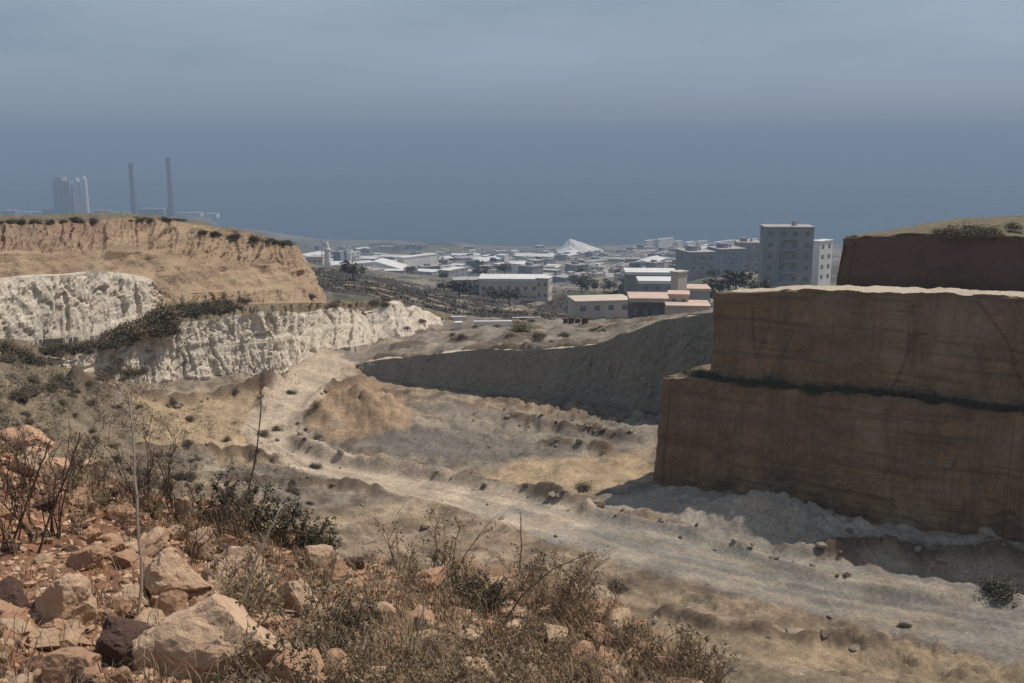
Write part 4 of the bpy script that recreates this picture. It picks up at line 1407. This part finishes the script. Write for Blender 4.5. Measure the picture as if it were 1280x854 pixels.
items = []
while len(items) < 6500:
    px = rng.uniform(-60, 500) if rng.random() < 0.75 else rng.uniform(430, 900)
    yt = np.interp(px, FGX, FGY)
    py = yt + 2 + rng.random() * (920 - yt)
    p, nn = hit(px, py)
    if p.y > 12: continue
    items.append((p, p.length / F * rng.choice([1.2, 1.6, 2, 2.5, 3, 4, 5.5, 7]), rng.choice([0, 0, 1, 1, 2])))
scatter_mesh('gravel', items, [RR, RP, RD])

# rubble down in the quarry
n_ = 0
spots = []
for pts, hgt, wd in BERMS:
    for q in range(int(sum(math.dist(a, b_) for a, b_ in zip(pts[:-1], pts[1:])) / 0.9)):
        t_ = rng.random() * (len(pts) - 1); i = int(t_); f_ = t_ - i
        spots.append((pts[i][0] * (1 - f_) + pts[i + 1][0] * f_ + rng.gauss(0, wd), pts[i][1] * (1 - f_) + pts[i + 1][1] * f_ + rng.gauss(0, wd), 'along the earth ridges beside the quarry track'))
for px0, px1, py0, py1, q, wh in [(1000, 1290, 640, 695, 26, 'at the foot of the right quarry wall'), (560, 810, 505, 560, 22, 'on the floor of the pit'), (820, 1280, 760, 850, 12, 'on the sandy ground at the lower right'), (380, 700, 600, 720, 22, 'on the slope below the quarry track')]:
    for _ in range(q):
        p, nn = hit(rng.uniform(px0, px1), rng.uniform(py0, py1))
        if p.y > 15: spots.append((p.x, p.y, wh))
for x, y, wh in rng.sample(spots, min(len(spots), 190)):
    p = ground(x, y)
    s_ = rng.choice([.22, .28, .35, .45, .6, .8])
    dk = rng.random() < .35
    o = put_rock(p, s_, s_ * rng.uniform(.4, .7), RBr if dk else RGy, rng.uniform(0, 6), rng.randrange(6, 18), 'rubble_stone', 0.25)
    tag(o, f'{"brown" if dk else "grey"} lump of rubble {wh}', 'stone', f'{"brown" if dk else "grey"} rubble {wh}')
p, _ = hit(1235, 672)
tag(put_rock(p, 1.5, 0.9, RGy, 0.4, 7, 'boulder', 0.3, (.2, .2)), 'pale boulder at the foot of the right quarry wall', 'boulder')
for px, py, wpx, hpx, mt, lab in [(573, 411, 10, 9, M['white_wall'], 'white squared stone block standing on the far pit rim'), (707, 404, 6, 6, RD, 'first dark block of the row on the pit rim'), (714, 404, 6, 7, RD, 'second dark block of the row on the pit rim'), (722, 404, 7, 6, RD, 'third dark block of the row on the pit rim'), (731, 404, 7, 7, RD, 'last dark block of the row on the pit rim')]:
    p, _ = hit(px, py); k = p.length / F
    o = MB().box(-wpx * k / 2, wpx * k / 2, -wpx * k / 2.4, wpx * k / 2.4, -0.4, hpx * k).build('stone_block', mt)
    bv = o.modifiers.new('bevel', 'BEVEL'); bv.width = 0.06; bv.segments = 2
    o.location = p; o.rotation_euler = (0, 0, rng.uniform(-.4, .4))
    tag(o, lab, 'stone block', 'stone blocks on the pit rim')

def shrub(seed, n, leaf, mat, stemmat, rad=1.0, hgt=1.0, clumps=16, name='shrub'):
    rg = np.random.RandomState(seed)
    o = empty(name, (0, 0, 0))
    cc = rg.normal(size=(clumps, 3)); cc /= np.linalg.norm(cc, axis=1, keepdims=True)
    cc *= rg.uniform(.35, 1.0, (clumps, 1)); cc[:, 2] = np.abs(cc[:, 2])
    cc = cc * np.array([rad * .8, rad * .8, hgt * .8]) + np.array([0, 0, hgt * .12])
    idx = rg.randint(0, clumps, n)
    spread = rg.uniform(.16, .36, clumps) * rad
    cent = cc[idx] + rg.normal(size=(n, 3)) * spread[idx][:, None] * np.array([1, 1, .8])
    cent[:, 2] = np.abs(cent[:, 2])
    v, f = leaves(cent, leaf, rg)
    link('foliage', np_mesh('foliage', v, f, mat), o)
    m_ = MB()
    for c in cc[:10]:
        c = Vector(c); m_.tube([(0, 0, -0.1 * hgt), c * .5 + Vector((0, 0, .1 * hgt)), c], [.03 * rad, .02 * rad, .008 * rad], 4)
    m_.build('stem', stemmat, o)
    remember(o)
    return o


def weed(seed, h, stems, mat, leafmat, leaf_n, leaf, fan=0.5, name='dry_weed', twigs=4, r0=0.006):
    rg = random.Random(seed); nr = np.random.RandomState(seed)
    o = empty(name, (0, 0, 0))
    m_ = MB(); tips = []
    for s_ in range(stems):
        a = rg.uniform(0, 6.28); lean = rg.uniform(.1, 1) * fan
        d = Vector((math.cos(a) * lean, math.sin(a) * lean, 1)).normalized()
        hh = h * rg.uniform(.55, 1)
        pts = [Vector((rg.gauss(0, .012), rg.gauss(0, .012), -.06))]
        for q in range(1, 7):
            pts.append(pts[0] + d * hh * q / 6 + Vector((rg.gauss(0, .02), rg.gauss(0, .02), -lean * .15 * hh * (q / 6) ** 2)))
        m_.tube(pts, [r0 * (1 - .75 * q / 6) for q in range(7)], 4)
        for q in range(twigs):
            i = rg.randrange(2, 6); f_ = rg.random()
            b0 = pts[i].lerp(pts[i + 1] if i < 6 else pts[i], f_)
            ta = rg.uniform(0, 6.28)
            b1 = b0 + (d + Vector((math.cos(ta), math.sin(ta), .1)) * .8).normalized() * hh * rg.uniform(.1, .3)
            m_.tube([b0, b0.lerp(b1, .5) + Vector((0, 0, .01)), b1], [r0 * .5, r0 * .4, r0 * .2], 3)
            tips += [b0.lerp(b1, rg.uniform(.3, 1.05)) for _ in range(3)]
        tips += [pts[-1].lerp(pts[-2], rg.random()) for _ in range(3)]
    m_.build('stem', mat, o)
    if leaf_n:
        t_ = np.array([list(t) for t in tips])
        c = t_[nr.randint(0, len(t_), leaf_n)] + nr.normal(size=(leaf_n, 3)) * .025 * h
        v, f = leaves(c, leaf, nr)
        link('foliage', np_mesh('foliage', v, f, leafmat), o)
    remember(o)
    return o


used = set()


def place(proto, p, s_, rz, label, cat, group=None, tilt=(0, 0)):
    if proto.name in used: o = copy_tree(proto)
    else: o = proto; used.add(proto.name)
    o.location = p; o.scale = s_ if isinstance(s_, tuple) else (s_,) * 3
    o.rotation_euler = (tilt[0], tilt[1], rz)
    for k_ in ('label', 'category', 'group'):
        if k_ in o: del o[k_]
    tag(o, label, cat, group)
    return o


for x0, x1, py, lab in [(592, 640, 405, 'long low white kerb wall on the far pit rim'), (552, 582, 399, 'short low pale wall behind the white stone block'), (640, 676, 399, 'low pale wall behind the dark round bush')]:
    p, _ = hit((x0 + x1) / 2, py); k = p.length / F
    o = MB().box(-(x1 - x0) * k / 2, (x1 - x0) * k / 2, -.3, .3, -.6, .45).build('low_wall', M['white_wall'])
    o.location = p; o.rotation_euler = (0, 0, .08)
    tag(o, lab, 'wall')

# scrub on the quarry benches, seen small
benchP = [shrub(700 + i, 1700, 0.065, [M['leaf_dark'], M['leaf_bank'], M['leaf_green'], M['leaf_olive'], M['leaf_bank'], M['leaf_bank']][i], M['dark_stalk'], 1.0, .75, 14, 'bush') for i in range(6)]
bt = []
for x0, x1, ya, yb, n, wh, sc_ in [(205, 318, 394, 380, 20, 'on the ledge above the pale lower cliff', (.8, 1.5)), (130, 215, 432, 400, 26, 'in the dark thicket at the left of the lower cliff', (1.0, 2.0)), (0, 150, 452, 425, 26, 'on the weedy bank under the left white cliff', (.6, 1.3)),
                                   (-20, 175, 500, 466, 30, 'on the overgrown bank below the left cliff', (.5, 1.2)), (250, 365, 288, 304, 22, 'along the skyline of the orange hill', (.4, .9)), (0, 240, 277, 273, 22, 'along the top edge of the left hill', (.4, .8)),
                                   (1165, 1285, 299, 285, 16, 'on the dry hilltop above the dark upper quarry bench', (.5, 1.1)), (380, 520, 378, 378, 12, 'on the shelf above the far ribbed spurs', (.5, 1.0))]:
    for _ in range(n):
        px = rng.uniform(x0, x1)
        py = ya + (yb - ya) * (px - x0) / (x1 - x0) + rng.gauss(0, 5 if 'skyline' not in wh and 'top edge' not in wh else .8)
        if 'skyline' in wh or 'top edge' in wh: py += 2
        p, nn = hit(px, py)
        if p.y > 170: continue
        s_ = rng.uniform(*sc_)
        pr = rng.choice([0, 3, 3, 2, 5]) if 'ledge' in wh or 'thicket' in wh else (rng.choice([0, 0, 2]) if 'edge' in wh or 'skyline' in wh else rng.choice([0, 1, 1, 3, 4, 5, 5]))
        place(benchP[pr], p - Vector((0, 0, .1)), (s_, s_, s_ * rng.uniform(.6, 1.0)), rng.uniform(0, 6), f'dusty bush {wh}', 'bush', f'bushes {wh}')
for _ in range(26):
    p, nn = hit(rng.uniform(500, 790), rng.uniform(394, 428))
    if not 112 < p.y < 190: continue
    s_ = rng.uniform(.3, .9)
    place(benchP[rng.choice([0, 1, 3, 4, 5])], p - Vector((0, 0, .1)), (s_, s_, s_ * .7), rng.uniform(0, 6), 'low dusty bush on the rough ground above the pit face', 'bush', 'bushes above the pit face')
for px, py, s_, lab in [(650, 414, 1.7, 'dark round bush on the yellowish bank of the far pit rim'), (672, 421, .9, 'smaller dark bush right of the round one on the far rim'), (1245, 742, 1.3, 'dusty green bush beside the track at the right edge'), (730, 612, .9, 'low bush at the left tip of the wall shadow'), (330, 545, .8, 'bush at the bend of the pale track'), (395, 508, .7, 'bush on the bank between track and orange mound'),
                        (768, 735, .8, 'dusty bush on the near edge of the grey track'), (365, 492, .7, 'bush at the foot of the pale cliff beside the track')]:
    p, nn = hit(px, py)
    place(benchP[rng.randrange(6)], p - Vector((0, 0, .1)), (s_, s_, s_ * .9), rng.uniform(0, 6), lab, 'bush')
# dark growth along the ledge between the two big right-hand steps
for q in range(34):
    px = 840 + 450 * (q + rng.random()) / 34; py = np.interp(px, [840, 885, 1000, 1280], [468, 472, 484, 512]) - 1
    p, nn = hit(px, py - 3)
    if p.y > 95 or p.z < -22: continue
    p = p - Vector((0.53, 0.85, 0)) * 0.5
    s_ = rng.uniform(.55, 1.0)
    place(benchP[rng.choice([0, 0, 2])], Vector((p.x, p.y, ground(p.x, p.y).z - .05)), (s_ * 1.3, s_, s_ * .75), rng.uniform(0, 1), 'dark bush growing on the ledge between the right quarry steps', 'bush', 'bushes on the ledge between the right quarry steps')
trees = [tree(60 + i) for i in range(4)]
cnt = 0
while cnt < 75:
    Y = math.exp(rng.uniform(math.log(300), math.log(1500))); px = rng.uniform(390, 950)
    if 190 < Y < 470 and px < 740 and rng.random() < .6: continue
    x = (px - 640) / F / .99 * Y
    if px < 545 and Y > 330 and rng.random() < .8: continue
    if any(abs(x - a) < 14 and abs(Y - b_) < 12 for a, b_ in placed): continue
    s_ = rng.uniform(.6, 1.3) * (1 if Y < 700 else 1.25)
    zn = 'on the dark scrub slope' if Y < 480 else 'between houses of the hazy town'
    place(trees[rng.randrange(4)], ground(x, Y), (s_ * 1.15, s_ * 1.15, s_ * .9), rng.uniform(0, 6), f'small dark round tree {zn}', 'tree', f'trees {zn}')
    cnt += 1
# overgrown slope between crest and quarry floor
for _ in range(100):
    px = rng.uniform(-30, 400); py = rng.uniform(490, 640)
    if px > 175 and py < 530 and rng.random() < .7: continue
    p, nn = hit(px, py)
    if p.y < 14 or p.y > 110: continue
    s_ = rng.uniform(.25, .7)
    place(benchP[rng.choice([0, 1, 1, 3, 4, 5, 5])], p - Vector((0, 0, .1)), (s_, s_, s_ * rng.uniform(.6, 1.3)), rng.uniform(0, 6), 'dusty bush on the overgrown slope behind the stony crest', 'bush', 'bushes on the overgrown slope')

# dry low growth matting the left bank
cent = []
rs = np.random.RandomState(31)
while len(cent) < 26000:
    px = rng.uniform(-60, 380); py = rng.uniform(428, 645)
    if rng.random() < sstep(150, 380, px) * .75: continue
    if fbm(px * .03, py * .05, 0, 3, 37) < -.15 + .5 * rng.random() - .2: continue
    p, nn = hit(px, py)
    if not 16 < p.y < 112 or nn.z < .55: continue
    h_ = rng.uniform(.05, .5) if rng.random() < .8 else rng.uniform(.4, .9)
    for _ in range(7):
        cent.append((p.x + rs.normal() * .14, p.y + rs.normal() * .14, p.z + rs.random() * h_, .085))
ca_ = np.array(cent)
v, f = leaves(ca_[:, :3], ca_[:, 3:4], rs, asp=.3)
tag(link('ground_cover', np_mesh('ground_cover', v, f, M['leaf_bank'])), kind='stuff')

# far scrub: dark slope running down to the right and the green gaps in the town
cent = []
rs = np.random.RandomState(11)
while len(cent) < 13000:
    px = rng.uniform(385, 960)
    if rng.random() < .6:
        u = (px - 640) / F
        Y = math.exp(rng.uniform(math.log(190), math.log(450)))
        if px > 790: continue
    else:
        Y = math.exp(rng.uniform(math.log(230), math.log(1900)))
        if fbm(px * .02, math.log(Y) * 9, 0, 3, 33) < -0.05: continue
    g_ = ground((px - 640) / F / .985 * Y, Y)
    if g_.z < SEA_Z + 1: continue
    sz = .35 + .0016 * Y
    for _ in range(4):
        cent.append((g_.x + rs.normal() * sz, g_.y + rs.normal() * sz, g_.z + abs(rs.normal()) * sz * .35, sz * .4))
ca_ = np.array(cent)
v, f = leaves(ca_[:, :3], ca_[:, 3:4], rs)
tag(link('scrub', np_mesh('scrub', v, f, M['leaf_dark'])), kind='stuff')

# foreground green shrubs just over the crest
fgS = [weed(800 + i, .55, 20, M['dark_stalk'], M['leaf_green'], 3000, .0125, 1.0, 'shrub', 9, .005) for i in range(3)]
for px, py, s_, lab in [(285, 652, .95, 'tall dusty green shrub behind the crest left of the others'), (325, 668, .9, 'dusty green shrub in the middle of the crest thicket'), (368, 684, .85, 'green shrub at the right of the crest thicket'), (400, 698, .75, 'small green shrub at the end of the pale slabs'), (405, 828, .5, 'dark green low shrub between the boulders and the dry weeds'), (445, 800, .5, 'dark green tuft beside the thick pale stalk'),
                        (600, 762, .6, 'greenish shrub in the middle of the dry weeds')]:
    p, nn = hit(px, py)
    place(fgS[rng.randrange(3)], p - Vector((0, 0, .06)), s_, rng.uniform(0, 6), lab, 'shrub')
olS = [weed(820 + i, .40, 16, [M['straw'], M['dark_stalk'], M['straw']][i], [M['straw'], M['leaf_olive'], M['leaf_olive']][i], [500, 1000, 700][i], .011, 1.0, 'weed_bush', 8, .004) for i in range(3)]
cnt = 0
while cnt < 13:
    px = rng.uniform(410, 880); yt = np.interp(px, FGX, FGY); py = yt + 4 + rng.random() * (900 - yt)
    p, nn = hit(px, py)
    if p.y > 12: continue
    s_ = rng.uniform(.35, .95)
    ix = rng.randrange(3)
    place(olS[ix], p - Vector((0, 0, .04)), (s_, s_, s_ * rng.uniform(.7, 1.2)), rng.uniform(0, 6), ['straw coloured', 'olive brown', 'olive brown'][ix] + ' low weed bush on the lower right of the slope', 'weed', ['straw coloured', 'olive brown', 'olive brown'][ix] + ' weed bushes')
    cnt += 1

# dead stalks
wd = [weed(900 + i, .8, 5 + i % 3, M['dark_stalk'], M['dark_stalk'], 70, .010, .35) for i in range(3)] + \
     [weed(910 + i, .7, 7, M['straw'], M['straw'], 160, .012, .6) for i in range(3)] + \
     [weed(920 + i, .6, 9, M['straw'], M['leaf_olive'], 260, .013, .8) for i in range(3)]
for px, py, s_, ix, lab in [(12, 690, .9, 0, 'dark dead stalks at the left edge of the slope'), (38, 680, 1.05, 1, 'dark dead stalks leaning right near the left edge'), (72, 672, 1.0, 2, 'dark dead stalks below the crest at left'), (100, 600, .9, 0, 'dark dead stalks on the crest at left'), (180, 640, 1.1, 1, 'dead dark weed rising from the crest'), (215, 648, 1.05, 2, 'bushy dead weed on the crest left of the green shrubs'),
                            (30, 560, .8, 1, 'dark weed at the left end of the crest'), (500, 720, .9, 3, 'straw weed at the upper edge of the dry patch'), (560, 730, 1.0, 4, 'straw weed against the grey track'), (650, 700, .7, 5, 'wispy straw weed on the lip of the slope')]:
    p, nn = hit(px, py)
    place(wd[ix], p, s_, rng.uniform(0, 6), lab, 'weed', None, (rng.uniform(-.1, .1), rng.uniform(0, .25)))
cnt = 0
while cnt < 125:
    left = rng.random() < .3
    px = rng.uniform(0, 300) if left else rng.uniform(300, 900)
    yt = np.interp(px, FGX, FGY); py = yt + 2 + (rng.random() ** 1.6) * ((90 if left else 260))
    p, nn = hit(px, py)
    if p.y > 12: continue
    ix = rng.choice([0, 1, 2, 3, 6]) if left else rng.choice([3, 4, 5, 6, 7, 8, 6, 7])
    tn = 'dark dead' if ix < 3 else ('straw coloured' if ix < 6 else 'olive leaved')
    wh = 'along the stony crest' if left else 'in the dry patch right of the boulders'
    place(wd[ix], p, rng.uniform(.35, .8), rng.uniform(0, 6), f'{tn} wispy weed {wh}', 'weed', f'{tn} weeds {wh}', (rng.uniform(-.15, .15), rng.uniform(-.15, .25)))
    cnt += 1
# single tall stalks
for pts, w0, mt, lab in [([(172, 790), (176, 700), (170, 620), (166, 545), (160, 490)], 5, 'pale_stalk', 'tall upright bleached stalk in front of the largest boulder'), ([(282, 838), (296, 770), (320, 700), (340, 655), (352, 630)], 5, 'pale_stalk', 'long slanting pale stalk beside the largest boulder'), ([(300, 640), (318, 580), (326, 520), (326, 480)], 3, 'dark_stalk', 'thin dark stalk rising against the pale track'),
                         ([(8, 690), (30, 640), (52, 580), (62, 552)], 4, 'dark_stalk', 'dark slanting stalk at the left edge'), ([(44, 690), (66, 636), (90, 578), (100, 540)], 4, 'dark_stalk', 'second dark slanting stalk from the left edge'), ([(70, 650), (84, 610), (94, 570)], 3, 'dark_stalk', 'short dark stalk behind the slanting ones'), ([(446, 860), (452, 815), (457, 778)], 8, 'pale_stalk', 'thick broken pale stump of a stalk at the bottom'), ([(512, 852), (520, 800), (530, 750)], 5, 'pale_stalk', 'upright pale stalk right of the thick stump'),
                         ([(622, 790), (650, 745), (690, 712), (740, 690)], 3, 'dark_stalk', 'thin dark twig arching right over the grey track'), ([(318, 800), (330, 775), (352, 762), (368, 765)], 5, 'pale_stalk', 'bent pale stalk arching over the boulder foot'), ([(540, 720), (546, 690), (544, 662)], 3, 'dark_stalk', 'thin twig standing in front of the track'), ([(648, 720), (652, 680), (650, 640)], 3, 'straw', 'thin straw stalk in front of the track')]:
    p0, nn = hit(*pts[0])
    Y0 = p0.y
    q_ = [P(a, b_, Y0 + .05 * i) for i, (a, b_) in enumerate(pts)]
    q_[0] = p0 - Vector((0, 0, .05))
    o = None
    k = p0.length / F
    loc = [a - p0 for a in q_]
    fine = []
    for i in range(len(loc) - 1):
        for t_ in (0, .33, .66):
            fine.append(loc[i].lerp(loc[i + 1], t_) + Vector((rng.gauss(0, .004), rng.gauss(0, .004), 0)))
    fine.append(loc[-1])
    tw = MB().tube(fine, [w0 * k * .42 * (1 - .6 * i / len(fine)) for i in range(len(fine))], 6)
    for i in range(2, len(fine) - 1):
        for _ in range(1 if w0 < 7 else 0):
            a = rng.uniform(0, 6.28); L_ = rng.uniform(.05, .16) * (Y0 / 6)
            b1 = fine[i] + Vector((math.cos(a) * L_ * .7, math.sin(a) * L_ * .5, L_ * rng.uniform(.2, .8)))
            tw.tube([fine[i], fine[i].lerp(b1, .5) + Vector((0, 0, .01)), b1], [w0 * k * .16, w0 * k * .12, w0 * k * .06], 3)
    o = tw.build('dry_stalk', M[mt]); o.location = p0
    tag(o, lab, 'stalk')

# dry grass
rs = np.random.RandomState(21)
V, Fq = [], []
nb = 0
while nb < 2000:
    px = rng.uniform(380, 900) if rng.random() < .7 else rng.uniform(-20, 420)
    yt = np.interp(px, FGX, FGY); py = yt + rng.random() * (900 - yt)
    if px < 400 and rng.random() < .6: py = yt + rng.random() * 40
    p, nn = hit(px, py)
    if p.y > 12: continue
    for _ in range(7):
        a = rs.uniform(0, 6.28); L_ = rs.uniform(.05, .20); ln = rs.uniform(.1, .7)
        b0 = np.array(p) + np.array([rs.normal() * .02, rs.normal() * .02, -.01])
        d = np.array([math.cos(a) * ln, math.sin(a) * ln, 1]); d /= np.linalg.norm(d)
        w2 = np.array([-math.sin(a), math.cos(a), 0]) * .0022
        mid = b0 + d * L_ * .6; tip = b0 + d * L_ + np.array([math.cos(a), math.sin(a), -.6]) * L_ * .2
        k = len(V)
        V += [b0 - w2, b0 + w2, mid + w2 * .8, mid - w2 * .8, tip]
        Fq += [(k, k + 1, k + 2, k + 3), (k + 3, k + 2, k + 4)]
    nb += 1
me_ = bpy.data.meshes.new('dry_grass')
me_.from_pydata([tuple(a) for a in V], [], Fq); me_.materials.append(M['straw'])
tag(link('dry_grass', me_), kind='stuff')

# prototypes that were not set down anywhere
for proto in benchP + fgS + olS + wd + trees:
    if proto.name not in used:
        for ch in KIDS.get(proto.name, []): bpy.data.objects.remove(ch)
        bpy.data.objects.remove(proto)
